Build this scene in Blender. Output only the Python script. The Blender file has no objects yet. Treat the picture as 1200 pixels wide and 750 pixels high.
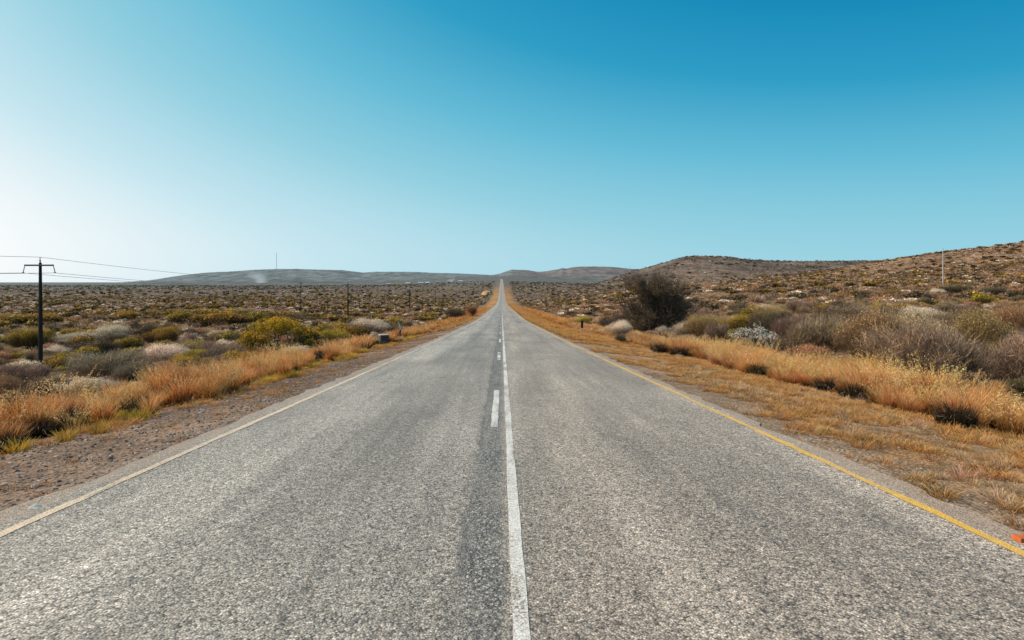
import bpy, math
import numpy as np

# ------------------------------------------------------------------ basics
scene = bpy.context.scene
COL = scene.collection
RAD = math.radians
EYE = 1.6
F = 800.0           # focal length in units of a 1200 px wide frame (24 mm on 36 mm)
VX, HY = 588.0, 330.0   # where the road's direction and eye level fall in that frame

def rg(seed): return np.random.default_rng(seed)

# ---- value noise
_perm = rg(7).random((256, 256))
def vnoise(x, y):
    x = np.asarray(x, float); y = np.asarray(y, float)
    xi = np.floor(x).astype(np.int64); yi = np.floor(y).astype(np.int64)
    fx = x - xi; fy = y - yi
    fx = fx*fx*(3-2*fx); fy = fy*fy*(3-2*fy)
    a = _perm[xi & 255, yi & 255]; b = _perm[(xi+1) & 255, yi & 255]
    c = _perm[xi & 255, (yi+1) & 255]; d = _perm[(xi+1) & 255, (yi+1) & 255]
    return (a*(1-fx)+b*fx)*(1-fy) + (c*(1-fx)+d*fx)*fy
def fbm(x, y, oct=4):
    s = 0; a = 0.5; t = 0
    for k in range(oct):
        s = s + a*vnoise(x*2**k+17.3*k, y*2**k+9.1*k); t += a; a *= 0.5
    return s/t

def smooth(a, b, x):
    t = np.clip((np.asarray(x, float)-a)/(b-a), 0, 1); return t*t*(3-2*t)

# ------------------------------------------------------------------ terrain
_Y = np.concatenate([np.arange(-400, 4000, 2.0), np.arange(4000, 14001, 50.0)])
def profile(pts, sm=12):
    py, pz = zip(*pts)
    z = np.interp(_Y, py, pz)
    k = np.exp(-np.linspace(-2, 2, 4*sm+1)**2); k /= k.sum()
    zz = np.pad(z, 2*sm, mode='reflect', reflect_type='odd')
    zz = np.convolve(zz, k, mode='valid')
    return lambda y: np.interp(y, _Y, zz)
ROADZ = profile([(-400, 18), (0, 0), (40, -1.8), (100, -4.2), (150, -5.7), (250, -8.3), (400, -12.5), (640, -16.8),
                 (850, -15.5), (1040, -11.2), (1500, -4), (2000, 4), (2600, 16), (3000, 24), (3600, 30), (14000, -9)], 10)
LEFTZ = profile([(-400, 0), (-50, -1.5), (0, -2.8), (35, -4.0), (50, -5.0), (150, -6.5), (300, -9), (640, -14), (900, -13),
                 (1500, -10), (3000, -9), (14000, -9)], 8)
RIGHTZ = profile([(-400, 0), (0, -1.5), (20, -1.6), (65, -2.5), (170, -0.9), (300, -1.8), (640, -10), (900, -11),
                  (1500, -6), (3000, -4), (14000, -9)], 8)
def tab(pts):
    px, v = zip(*pts); u = (np.array(px)-VX)/F
    return lambda uu: np.interp(uu, u, v)
RIDGE = tab([(-3000, 335), (-600, 334), (0, 332.6), (130, 332), (150, 331), (170, 329), (190, 326.5), (215, 323), (240, 320), (270, 318.2),
             (300, 316.7), (345, 315.5), (400, 317), (425, 320), (440, 318.5), (480, 318.5), (530, 320.5), (560, 322),
             (575, 323.3), (585, 321.8), (592, 319), (600, 316.3), (618, 317), (630, 319.2), (640, 318.3), (650, 316.6), (655, 315.8), (659, 314.2), (664, 315.2), (670, 313.2),
             (685, 312), (700, 312), (720, 313), (740, 315), (800, 316), (900, 318), (1200, 320), (3000, 325)])
BROWN = tab([(600, 340), (690, 336), (720, 326), (740, 318.5), (760, 313), (780, 307.5), (800, 301.8), (812, 300), (850, 301.2),
             (880, 304.8), (905, 306), (940, 306.6), (1000, 306), (1100, 306), (1200, 306), (1800, 312), (4000, 330)])
HX = lambda x: np.interp(x, [-1e5, 20, 70, 110, 160, 224, 268, 307, 344, 450, 700, 1e5], [0, 0, .9, 2.2, 4.8, 10.5, 18.5, 27.5, 33, 39, 44, 44])
HYF = lambda y: np.interp(y, [-1e5, -200, 0, 100, 200, 300, 450, 560, 700, 1000, 1400, 1e6], [.1, .15, .3, .5, .8, .92, 1, .95, .7, .3, 0, 0])

def terrain(x, y, noise=True):
    x = np.asarray(x, float); y = np.asarray(y, float)
    zr = ROADZ(y)
    ax = np.abs(x)
    # embankment profile beside the carriageway
    el = np.interp(-x, [0, 3.5, 3.95, 6.2, 8.0, 11, 60], [-.05, -.05, -.022, -.26, -.5, -.95, -.95])
    er = np.interp(x, [0, 3.35, 3.7, 6.0, 8.5, 11, 60], [-.05, -.05, -.018, -.22, -.52, -.9, -.9])
    emb = zr + np.where(x < 0, el, er)
    wl = np.exp(-(np.clip(ax-8, 0, None)/(9+.12*np.clip(y, 0, 4000)))**2)
    wr = np.exp(-(np.clip(ax-9, 0, None)/(8+.10*np.clip(y, 0, 4000)))**2)
    z = np.where(x < 0, emb*wl+LEFTZ(y)*(1-wl), emb*wr+RIGHTZ(y)*(1-wr))
    z = z + np.where(x > 0, HX(x)*HYF(y), 0)*(1-wr)
    yy = np.clip(y, 1, None); u = x/yy
    ahead = smooth(300, 800, y)
    pr = np.exp(-((y-1400)/330)**2)*ahead
    tb = (HY-BROWN(u))*1400/F + EYE
    z = z + np.clip(tb - z, 0, None)*pr
    pr = np.exp(-((y-3800)/650)**2)*smooth(2000, 2700, y)
    tr = (HY-RIDGE(u))*3800/F + EYE
    z = z + (tr - z)*pr
    if noise:
        off = smooth(5, 14, ax)
        amp = .35 + .0016*np.clip(y, 0, 1500)
        z = z + off*amp*(fbm(x/9+40, y/9+70, 4)-.5)*smooth(0, 10, ax)
        z = z + smooth(4.0, 5.0, ax)*.09*(fbm(x*1.3+3, y*1.3+8, 3)-.5)
        z = z + (pr > .02)*6*(fbm(x/220, y/220, 4)-.5)*np.clip(pr, 0, 1)*2
    return z
def tz(x, y): return float(terrain(np.array([x]), np.array([y]))[0])

# ------------------------------------------------------------------ mesh helpers
def make_mesh(name, V, Q=None, T=None, col=None, mat=None, smooth_shade=False):
    V = np.ascontiguousarray(V, np.float32).reshape(-1, 3)
    me = bpy.data.meshes.new(name)
    loops = []; starts = []; n0 = 0
    for A in (Q, T):
        if A is None or len(A) == 0: continue
        A = np.asarray(A, np.int32)
        loops.append(A.ravel()); k = A.shape[1]
        starts.append(n0+np.arange(len(A), dtype=np.int32)*k); n0 += A.size
    loops = np.concatenate(loops); starts = np.concatenate(starts)
    me.vertices.add(len(V)); me.vertices.foreach_set('co', V.ravel())
    me.loops.add(len(loops)); me.loops.foreach_set('vertex_index', loops)
    me.polygons.add(len(starts)); me.polygons.foreach_set('loop_start', starts)
    me.update(calc_edges=True); me.validate()
    me.polygons.foreach_set('use_smooth', np.full(len(me.polygons), bool(smooth_shade)))
    if col is not None:
        c = np.ones((len(V), 4), np.float32); c[:, :3] = np.clip(col, 0, 1)
        a = me.color_attributes.new('Col', 'FLOAT_COLOR', 'POINT'); a.data.foreach_set('color', c.ravel())
    if mat: me.materials.append(mat)
    return me

def put(name, me, parent=None, loc=None, rz=0, sc=None, **props):
    o = bpy.data.objects.new(name, me); COL.objects.link(o)
    if parent is not None: o.parent = parent
    if loc is not None: o.location = loc
    o.rotation_euler = (0, 0, rz)
    if sc is not None: o.scale = sc
    for k, v in props.items():
        if v: o[k] = v
    return o

class Buf:
    """collects vertices, quads, triangles and vertex colours"""
    def __init__(s): s.V = []; s.Q = []; s.T = []; s.C = []; s.n = 0
    def add(s, V, Q=None, T=None, C=None):
        V = np.asarray(V, float).reshape(-1, 3)
        s.V.append(V)
        if Q is not None and len(Q): s.Q.append(np.asarray(Q, int)+s.n)
        if T is not None and len(T): s.T.append(np.asarray(T, int)+s.n)
        if C is None: C = (.5, .5, .5)
        C = np.asarray(C, float)
        s.C.append(np.broadcast_to(C, V.shape) if C.ndim == 1 else C)
        s.n += len(V)
    def arrays(s):
        V = np.concatenate(s.V); C = np.concatenate(s.C)
        Q = np.concatenate(s.Q) if s.Q else np.zeros((0, 4), int)
        T = np.concatenate(s.T) if s.T else np.zeros((0, 3), int)
        return V, Q, T, C
    def mesh(s, name, mat, sm=False):
        V, Q, T, C = s.arrays()
        return make_mesh(name, V, Q, T, C, mat, sm)
    def tube(s, P, R, col, sides=6, cap=True):
        P = np.asarray(P, float); n = len(P)
        R = np.broadcast_to(np.asarray(R, float), (n,))
        t = np.gradient(P, axis=0); t /= np.linalg.norm(t, axis=1)[:, None]+1e-9
        ref = np.where(np.abs(t[:, 2:3]) > .9, [[1., 0, 0]], [[0, 0, 1.]])
        a = np.cross(t, ref); a /= np.linalg.norm(a, axis=1)[:, None]; b = np.cross(t, a)
        th = np.arange(sides)*2*math.pi/sides
        V = P[:, None]+R[:, None, None]*(np.cos(th)[None, :, None]*a[:, None]+np.sin(th)[None, :, None]*b[:, None])
        i = np.arange(n-1)[:, None]*sides; j = np.arange(sides)[None]; k = (j+1) % sides
        Q = np.stack([i+j, i+k, i+sides+k, i+sides+j], -1).reshape(-1, 4)
        T = []
        if cap:
            for e in range(1, sides-1):
                T.append((0, e+1, e)); T.append(((n-1)*sides, (n-1)*sides+e, (n-1)*sides+e+1))
        s.add(V.reshape(-1, 3), Q, T, col)
    def box(s, c, d, col, bev=0.0, rz=0.0):
        """box with bevelled vertical and top edges"""
        x, y, z = np.array(d)/2.; b = bev
        ring = np.array([(-x+b, -y), (x-b, -y), (x, -y+b), (x, y-b), (x-b, y), (-x+b, y), (-x, y-b), (-x, -y+b)])
        inner = ring*np.array([(x-b)/x, (y-b)/y])
        V = np.concatenate([np.c_[ring, np.full(8, -z)], np.c_[ring, np.full(8, z-b)], np.c_[inner, np.full(8, z)]])
        ca, sa = math.cos(rz), math.sin(rz)
        V = np.c_[V[:, 0]*ca-V[:, 1]*sa, V[:, 0]*sa+V[:, 1]*ca, V[:, 2]]+np.array(c)
        j = np.arange(8); k = (j+1) % 8
        Q = np.concatenate([np.stack([j, k, k+8, j+8], -1), np.stack([j+8, k+8, k+16, j+16], -1)])
        T = [(16, 16+e, 17+e) for e in range(1, 7)]+[(0, e+1, e) for e in range(1, 7)]
        s.add(V, Q, T, col)

def ribbons(P0, P1, P2, w0, w1, w2, side, c0, c1, c2):
    n = len(P0)
    s = side/(np.linalg.norm(side, axis=1)[:, None]+1e-9)
    def W(w): return (np.broadcast_to(w, (n,)))[:, None]*s*.5
    V = np.stack([P0-W(w0), P0+W(w0), P1-W(w1), P1+W(w1), P2-W(w2), P2+W(w2)], 1)
    i = np.arange(n)[:, None]*6
    Q = np.stack([i+np.array([[0, 1, 3, 2]]), i+np.array([[2, 3, 5, 4]])], 1).reshape(-1, 4)
    C = np.stack([c0, c0, c1, c1, c2, c2], 1)
    return V.reshape(-1, 3), Q, C.reshape(-1, 3)

def leaf_quads(P, N, size, rng, col, aspect=.6):
    n = len(P)
    N = N/(np.linalg.norm(N, axis=1)[:, None]+1e-9)
    r = rng.normal(size=(n, 3)); a = np.cross(N, r); a /= np.linalg.norm(a, axis=1)[:, None]+1e-9
    b = np.cross(N, a)
    size = np.broadcast_to(size, (n,))[:, None]
    A = a*size*.5; B = b*size*.5*aspect
    V = np.stack([P-A, P-B*.9+A*.1, P+A, P+B*.9+A*.1], 1).reshape(-1, 3)
    Q = np.arange(4*n).reshape(-1, 4)
    return V, Q, np.repeat(col, 4, axis=0)

# ------------------------------------------------------------------ materials
def nodemat(name):
    m = bpy.data.materials.new(name); m.use_nodes = True
    nt = m.node_tree; nt.nodes.clear()
    out = nt.nodes.new('ShaderNodeOutputMaterial')
    return m, nt, out
def N(nt, t, **kw):
    n = nt.nodes.new(t)
    for k, v in kw.items():
        if hasattr(n, k) and k not in n.inputs: setattr(n, k, v)
        else: n.inputs[k].default_value = v
    return n
def L(nt, a, b): nt.links.new(a, b)
def mixc(nt, blend, fac, a, b):
    n = nt.nodes.new('ShaderNodeMix'); n.data_type = 'RGBA'; n.blend_type = blend
    for sock, v in ((n.inputs[0], fac), (n.inputs[6], a), (n.inputs[7], b)):
        if hasattr(v, 'default_value'): nt.links.new(v, sock)
        else: sock.default_value = v if isinstance(v, (int, float)) else (*v, 1) if len(v) == 3 else v
    return n.outputs[2]
def mth(nt, op, a, b=None, c=None, clamp=False):
    n = nt.nodes.new('ShaderNodeMath'); n.operation = op; n.use_clamp = clamp
    for i, v in enumerate((a, b, c)):
        if v is None: continue
        if hasattr(v, 'default_value'): nt.links.new(v, n.inputs[i])
        else: n.inputs[i].default_value = v
    return n.outputs[0]
def ramp(nt, fac, stops, interp='LINEAR'):
    n = nt.nodes.new('ShaderNodeValToRGB'); cr = n.color_ramp; cr.interpolation = interp
    while len(cr.elements) < len(stops): cr.elements.new(.5)
    for e, (p, c) in zip(cr.elements, stops):
        e.position = p; e.color = (*c, 1) if not isinstance(c, (int, float)) else (c, c, c, 1)
    nt.links.new(fac, n.inputs[0]); return n.outputs[0]
def mapr(nt, v, a, b, c=0., d=1., smoothstep=False):
    n = nt.nodes.new('ShaderNodeMapRange'); n.interpolation_type = 'SMOOTHSTEP' if smoothstep else 'LINEAR'
    nt.links.new(v, n.inputs[0])
    for i, x in zip((1, 2, 3, 4), (a, b, c, d)): n.inputs[i].default_value = x
    return n.outputs[0]
def noise_tex(nt, vec, scale, detail=3, rough=.5, dims='3D'):
    n = nt.nodes.new('ShaderNodeTexNoise'); n.noise_dimensions = dims
    n.inputs['Scale'].default_value = scale; n.inputs['Detail'].default_value = detail; n.inputs['Roughness'].default_value = rough
    nt.links.new(vec, n.inputs['Vector']); return n.outputs[0]
def mapping(nt, vec, scale):
    n = nt.nodes.new('ShaderNodeMapping'); n.inputs['Scale'].default_value = scale
    nt.links.new(vec, n.inputs['Vector']); return n.outputs[0]

def foliage_mat(name, trans=.3, vary=.25, hue=.02, rough=.75):
    m, nt, out = nodemat(name)
    att = N(nt, 'ShaderNodeAttribute', attribute_name='Col')
    oi = N(nt, 'ShaderNodeObjectInfo')
    h = N(nt, 'ShaderNodeHueSaturation')
    L(nt, att.outputs['Color'], h.inputs['Color'])
    L(nt, mapr(nt, oi.outputs['Random'], 0, 1, 1-vary, 1+vary), h.inputs['Value'])
    r2 = mth(nt, 'FRACT', mth(nt, 'MULTIPLY', oi.outputs['Random'], 17.31))
    L(nt, mapr(nt, r2, 0, 1, .5-hue, .5+hue), h.inputs['Hue'])
    d = N(nt, 'ShaderNodeBsdfPrincipled'); d.inputs['Roughness'].default_value = rough
    d.inputs['Specular IOR Level'].default_value = .15
    t = N(nt, 'ShaderNodeBsdfTranslucent')
    L(nt, h.outputs[0], d.inputs['Base Color']); L(nt, h.outputs[0], t.inputs['Color'])
    mx = N(nt, 'ShaderNodeMixShader'); mx.inputs[0].default_value = trans
    L(nt, d.outputs[0], mx.inputs[1]); L(nt, t.outputs[0], mx.inputs[2]); L(nt, mx.outputs[0], out.inputs[0])
    return m
M_LEAF = foliage_mat('leaf_foliage', .22)
M_TWIG = foliage_mat('dry_twigs', .05, .2)
M_GRASS = foliage_mat('dry_grass_blades', .35, .18, .012)

def vcol_mat(name, rough=.8, nscale=8., namp=.35, bump=.3, spec=.3, metallic=0., stretch=(1, 1, 1)):
    m, nt, out = nodemat(name)
    att = N(nt, 'ShaderNodeAttribute', attribute_name='Col')
    tc = N(nt, 'ShaderNodeTexCoord')
    v = mapping(nt, tc.outputs['Object'], stretch)
    n = noise_tex(nt, v, nscale, 5, .6)
    c = mixc(nt, 'MULTIPLY', 1., att.outputs['Color'], ramp(nt, n, [(.25, 1-namp), (.75, 1+namp*.4)]))
    p = N(nt, 'ShaderNodeBsdfPrincipled'); p.inputs['Roughness'].default_value = rough
    p.inputs['Specular IOR Level'].default_value = spec; p.inputs['Metallic'].default_value = metallic
    L(nt, c, p.inputs['Base Color'])
    b = N(nt, 'ShaderNodeBump'); b.inputs['Strength'].default_value = bump; b.inputs['Distance'].default_value = .02
    L(nt, n, b.inputs['Height']); L(nt, b.outputs[0], p.inputs['Normal']); L(nt, p.outputs[0], out.inputs[0])
    return m
M_WOOD = vcol_mat('weathered_timber', .85, 30, .5, .6, .2, stretch=(1, 1, .08))
M_BARK = vcol_mat('grey_bark', .9, 18, .45, .5, .1)
M_CONC = vcol_mat('rough_concrete', .9, 14, .4, .5, .2)
M_METAL = vcol_mat('dull_metal', .5, 10, .2, .1, .5, .3)
M_WALL = vcol_mat('painted_render', .85, .7, .2, .1, .2)
M_STONE = vcol_mat('loose_stone', .9, 30, .4, .4, .2)

def asphalt_nodes(nt):
    """chip-seal surface: returns (colour, height, roughness) sockets"""
    tc = N(nt, 'ShaderNodeTexCoord'); P = tc.outputs['Object']
    sep = N(nt, 'ShaderNodeSeparateXYZ'); L(nt, P, sep.inputs[0]); X = sep.outputs[0]; Y = sep.outputs[1]
    warp = mth(nt, 'MULTIPLY', mth(nt, 'SUBTRACT', noise_tex(nt, mapping(nt, P, (.0, .35, 0)), 1., 3), .5), .22)
    Xw = mth(nt, 'ADD', X, warp)
    vo = N(nt, 'ShaderNodeTexVoronoi', feature='F1'); vo.inputs['Scale'].default_value = 74; L(nt, P, vo.inputs['Vector'])
    vo2 = N(nt, 'ShaderNodeTexVoronoi', feature='F1'); vo2.inputs['Scale'].default_value = 40; L(nt, P, vo2.inputs['Vector'])
    cell = N(nt, 'ShaderNodeSeparateColor'); L(nt, vo.outputs['Color'], cell.inputs[0])
    cell2 = N(nt, 'ShaderNodeSeparateColor'); L(nt, vo2.outputs['Color'], cell2.inputs[0])
    g = mth(nt, 'ADD', mth(nt, 'MULTIPLY', cell.outputs[0], .6), mth(nt, 'MULTIPLY', cell2.outputs[1], .4))
    stone = ramp(nt, g, [(.07, (.058, .052, .047)), (.3, (.165, .15, .137)), (.55, (.29, .267, .244)), (.8, (.42, .388, .356)), (.95, (.64, .59, .545))])
    gap = mapr(nt, vo.outputs['Distance'], .25, .75, 1., .45)
    col = mixc(nt, 'MULTIPLY', .85, stone, ramp(nt, gap, [(0, 0.), (1, 1.)]))
    # tint of single chips: rose and ochre stones
    tint = ramp(nt, cell.outputs[2], [(.0, (1., .97, .95)), (.55, (1, 1, 1)), (.8, (1.0, .93, .86)), (1., (.93, .98, 1.))])
    col = mixc(nt, 'MULTIPLY', 1., col, tint)
    # long wheel-track streaks
    st = noise_tex(nt, mapping(nt, P, (1.5, .035, 1)), 1., 5, .6)
    st2 = noise_tex(nt, mapping(nt, P, (6., .22, 1)), 1., 4, .6)
    blot = noise_tex(nt, mapping(nt, P, (.55, .2, 1)), 1., 4, .55)
    band = ramp(nt, mapr(nt, Xw, -4.2, 4.0), [
        (0, 1.1), (.10, 1.14), (.19, 1.26), (.25, 1.10), (.31, .84), (.39, .94), (.455, .90), (.470, .92), (.478, .80), (.506, .82), (.516, .94), (.56, .98),
        (.66, 1.07), (.74, .98), (.80, .90), (.88, 1.05), (1, 1.08)])
    warp2 = mth(nt, 'MULTIPLY', mth(nt, 'SUBTRACT', noise_tex(nt, mapping(nt, P, (2., 3., 1)), 1., 4, .6), .5), .16)
    Xs = mth(nt, 'ADD', X, warp2)
    seam = mth(nt, 'MULTIPLY', mapr(nt, Xs, -.31, -.20), mapr(nt, Xs, -.02, .06, 1., 0.))
    seam = mth(nt, 'MULTIPLY', seam, mapr(nt, noise_tex(nt, mapping(nt, P, (3.5, .9, 1)), 1., 4, .6), .36, .62, .45, 1.))
    vo3 = N(nt, 'ShaderNodeTexVoronoi', feature='F1'); vo3.inputs['Scale'].default_value = 40; L(nt, P, vo3.inputs['Vector'])
    holes = mth(nt, 'MULTIPLY', mapr(nt, vo3.outputs['Distance'], .38, .6), seam)
    lip = mth(nt, 'MULTIPLY', mapr(nt, mth(nt, 'ABSOLUTE', mth(nt, 'ADD', Xs, .265)), .0, .035, 1., 0.), mapr(nt, noise_tex(nt, mapping(nt, P, (1, .8, 1)), 1., 3), .38, .55))
    k = mth(nt, 'MULTIPLY', band, mapr(nt, st, .3, .7, .74, 1.24))
    k = mth(nt, 'MULTIPLY', k, mapr(nt, st2, .3, .7, .9, 1.1))
    k = mth(nt, 'MULTIPLY', k, mapr(nt, blot, .3, .7, .78, 1.18))
    kk = N(nt, 'ShaderNodeCombineColor')
    for i in range(3): L(nt, mth(nt, 'MULTIPLY', k, (1.56, 1.45, 1.355)[i]), kk.inputs[i])
    col = mixc(nt, 'MULTIPLY', 1., col, kk.outputs[0])
    c3 = N(nt, 'ShaderNodeSeparateColor'); L(nt, vo3.outputs['Color'], c3.inputs[0])
    chips = ramp(nt, c3.outputs[0], [(.1, (.10, .09, .082)), (.5, (.26, .235, .215)), (.9, (.58, .53, .49))])
    col = mixc(nt, 'MIX', mth(nt, 'MULTIPLY', seam, .7), col, chips)
    col = mixc(nt, 'MIX', mth(nt, 'MULTIPLY', holes, .8), col, (.05, .045, .04)); col = mixc(nt, 'MIX', mth(nt, 'MULTIPLY', lip, .55), col, (.06, .054, .05))
    tar = mapr(nt, noise_tex(nt, mapping(nt, P, (2.4, .5, 1)), 1., 4, .65), .64, .72)
    col = mixc(nt, 'MIX', mth(nt, 'MULTIPLY', tar, .4), col, (.09, .082, .076))
    # sand drifted over the broken edge
    ed = mth(nt, 'ADD', mth(nt, 'ABSOLUTE', mth(nt, 'ADD', X, .07)), mth(nt, 'MULTIPLY', noise_tex(nt, mapping(nt, P, (1.6, .9, 1)), 1., 5, .65), .75))
    sandm = mapr(nt, ed, 3.90, 4.14)
    col = mixc(nt, 'MIX', mth(nt, 'MULTIPLY', sandm, .75), col, mixc(nt, 'MULTIPLY', .8, (.34, .235, .165), ramp(nt, cell.outputs[1], [(.1, .5), (.9, 1.5)])))
    # cool lane on the left, warmer lane on the right
    lane = mapr(nt, X, -.6, .6)
    col = mixc(nt, 'MULTIPLY', 1., col, mixc(nt, 'MIX', lane, (1.02, 1.0, .975), (1.08, 1.0, .93)))
    # tar bleed blotches along the seam and fine cracks
    cr = N(nt, 'ShaderNodeTexVoronoi', feature='DISTANCE_TO_EDGE'); cr.inputs['Scale'].default_value = 1.
    wv = nt.nodes.new('ShaderNodeVectorMath'); wv.operation = 'ADD'
    nz = nt.nodes.new('ShaderNodeTexNoise'); nz.inputs['Scale'].default_value = 1.4; nz.inputs['Detail'].default_value = 4; L(nt, P, nz.inputs['Vector'])
    L(nt, mapping(nt, P, (.55, .16, 1)), wv.inputs[0]); L(nt, mapping(nt, nz.outputs['Color'], (.5, .5, .5)), wv.inputs[1]); L(nt, wv.outputs[0], cr.inputs['Vector'])
    crk = mth(nt, 'MULTIPLY', mapr(nt, cr.outputs['Distance'], .0, .010, 1., 0.), mapr(nt, noise_tex(nt, mapping(nt, P, (.4, .12, 1)), 1., 2), .47, .56))
    col = mixc(nt, 'MIX', mth(nt, 'MULTIPLY', crk, .6), col, (.035, .033, .03))
    height = mth(nt, 'SUBTRACT', mth(nt, 'MULTIPLY', g, .6), mth(nt, 'MULTIPLY', vo.outputs['Distance'], .9))
    height = mth(nt, 'SUBTRACT', height, mth(nt, 'MULTIPLY', holes, .6))
    height = mth(nt, 'MULTIPLY', height, mth(nt, 'ADD', mth(nt, 'MULTIPLY', seam, .5), .8))
    return P, X, col, height
def road_material():
    m, nt, out = nodemat('chip_seal_asphalt')
    P, X, col, h = asphalt_nodes(nt)
    p = N(nt, 'ShaderNodeBsdfPrincipled'); p.inputs['Roughness'].default_value = .62; p.inputs['Specular IOR Level'].default_value = .4
    b = N(nt, 'ShaderNodeBump'); b.inputs['Strength'].default_value = .75; b.inputs['Distance'].default_value = .012
    L(nt, h, b.inputs['Height']); L(nt, b.outputs[0], p.inputs['Normal']); L(nt, col, p.inputs['Base Color']); L(nt, p.outputs[0], out.inputs[0])
    return m
def paint_material(name, c, wear):
    m, nt, out = nodemat(name)
    P, X, col, h = asphalt_nodes(nt)
    n1 = noise_tex(nt, P, 45, 4, .7); n2 = noise_tex(nt, mapping(nt, P, (5, .7, 1)), 1., 4, .6)
    w = mth(nt, 'ADD', mth(nt, 'MULTIPLY', n1, .6), mth(nt, 'MULTIPLY', n2, .5))
    worn = mapr(nt, w, wear, wear+.12)
    dirty = mixc(nt, 'MULTIPLY', 1., c, ramp(nt, noise_tex(nt, P, 7, 4, .6), [(.3, .78), (.7, 1.)]))
    dirty = mixc(nt, 'MULTIPLY', .45, dirty, ramp(nt, noise_tex(nt, P, 70, 2, .6), [(.35, .45), (.6, 1.)]))
    cc = mixc(nt, 'MIX', worn, dirty, col)
    p = N(nt, 'ShaderNodeBsdfPrincipled'); p.inputs['Roughness'].default_value = .6; p.inputs['Specular IOR Level'].default_value = .3
    b = N(nt, 'ShaderNodeBump'); b.inputs['Strength'].default_value = .55; b.inputs['Distance'].default_value = .01
    L(nt, h, b.inputs['Height']); L(nt, b.outputs[0], p.inputs['Normal']); L(nt, cc, p.inputs['Base Color']); L(nt, p.outputs[0], out.inputs[0])
    return m
def ground_material():
    m, nt, out = nodemat('dry_earth')
    att = N(nt, 'ShaderNodeAttribute', attribute_name='Col')
    tc = N(nt, 'ShaderNodeTexCoord'); P = tc.outputs['Object']
    v = N(nt, 'ShaderNodeTexVoronoi', feature='F1'); v.inputs['Scale'].default_value = 26; L(nt, P, v.inputs['Vector'])
    v2 = N(nt, 'ShaderNodeTexVoronoi', feature='F1'); v2.inputs['Scale'].default_value = 9; L(nt, P, v2.inputs['Vector'])
    cs = N(nt, 'ShaderNodeSeparateColor'); L(nt, v.outputs['Color'], cs.inputs[0])
    cs2 = N(nt, 'ShaderNodeSeparateColor'); L(nt, v2.outputs['Color'], cs2.inputs[0])
    peb = mth(nt, 'ADD', mth(nt, 'MULTIPLY', cs.outputs[0], .7), mth(nt, 'MULTIPLY', cs2.outputs[0], .3))
    k = ramp(nt, peb, [(.1, .45), (.5, .92), (.9, 1.5)])
    n1 = noise_tex(nt, P, 1.1, 6, .65); n2 = noise_tex(nt, P, .13, 5, .6); n3 = noise_tex(nt, P, .012, 5, .6)
    c = mixc(nt, 'MULTIPLY', .8, att.outputs['Color'], k)
    c = mixc(nt, 'MULTIPLY', .8, c, ramp(nt, n1, [(.28, .55), (.5, 1.), (.75, 1.3)]))
    c = mixc(nt, 'MULTIPLY', .7, c, ramp(nt, n2, [(.3, .6), (.7, 1.25)]))
    c = mixc(nt, 'MULTIPLY', .6, c, ramp(nt, n3, [(.3, .6), (.7, 1.25)]))
    p = N(nt, 'ShaderNodeBsdfPrincipled'); p.inputs['Roughness'].default_value = .95; p.inputs['Specular IOR Level'].default_value = .1
    h = mth(nt, 'ADD', mth(nt, 'MULTIPLY', v.outputs['Distance'], -.6), mth(nt, 'ADD', mth(nt, 'MULTIPLY', peb, .4), mth(nt, 'MULTIPLY', n1, 1.5)))
    b = N(nt, 'ShaderNodeBump'); b.inputs['Strength'].default_value = .8; b.inputs['Distance'].default_value = .035
    L(nt, h, b.inputs['Height']); L(nt, b.outputs[0], p.inputs['Normal']); L(nt, c, p.inputs['Base Color']); L(nt, p.outputs[0], out.inputs[0])
    return m
def hill_material():
    m, nt, out = nodemat('hazy_hill_scrub')
    att = N(nt, 'ShaderNodeAttribute', attribute_name='Col')
    tc = N(nt, 'ShaderNodeTexCoord'); P = tc.outputs['Object']
    n = noise_tex(nt, mapping(nt, P, (1, .5, 2.5)), .02, 7, .68)
    n2 = noise_tex(nt, P, .09, 4, .7)
    c = mixc(nt, 'MULTIPLY', .8, att.outputs['Color'], ramp(nt, n, [(.34, .5), (.5, .92), (.66, 1.4)]))
    c = mixc(nt, 'MULTIPLY', .5, c, ramp(nt, n2, [(.35, .6), (.65, 1.25)]))
    p = N(nt, 'ShaderNodeBsdfPrincipled'); p.inputs['Roughness'].default_value = 1.; p.inputs['Specular IOR Level'].default_value = 0.
    L(nt, c, p.inputs['Base Color']); L(nt, p.outputs[0], out.inputs[0])
    return m
M_ROAD = road_material()
M_WHITE = paint_material('worn_white_paint', (.86, .78, .70), .525)
M_YELLOW = paint_material('yellow_line_paint', (.90, .50, .08), .565)
M_CREAM = paint_material('faded_edge_paint', (.86, .62, .42), .53)
M_GROUND = ground_material()
M_HILL = hill_material()

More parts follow.
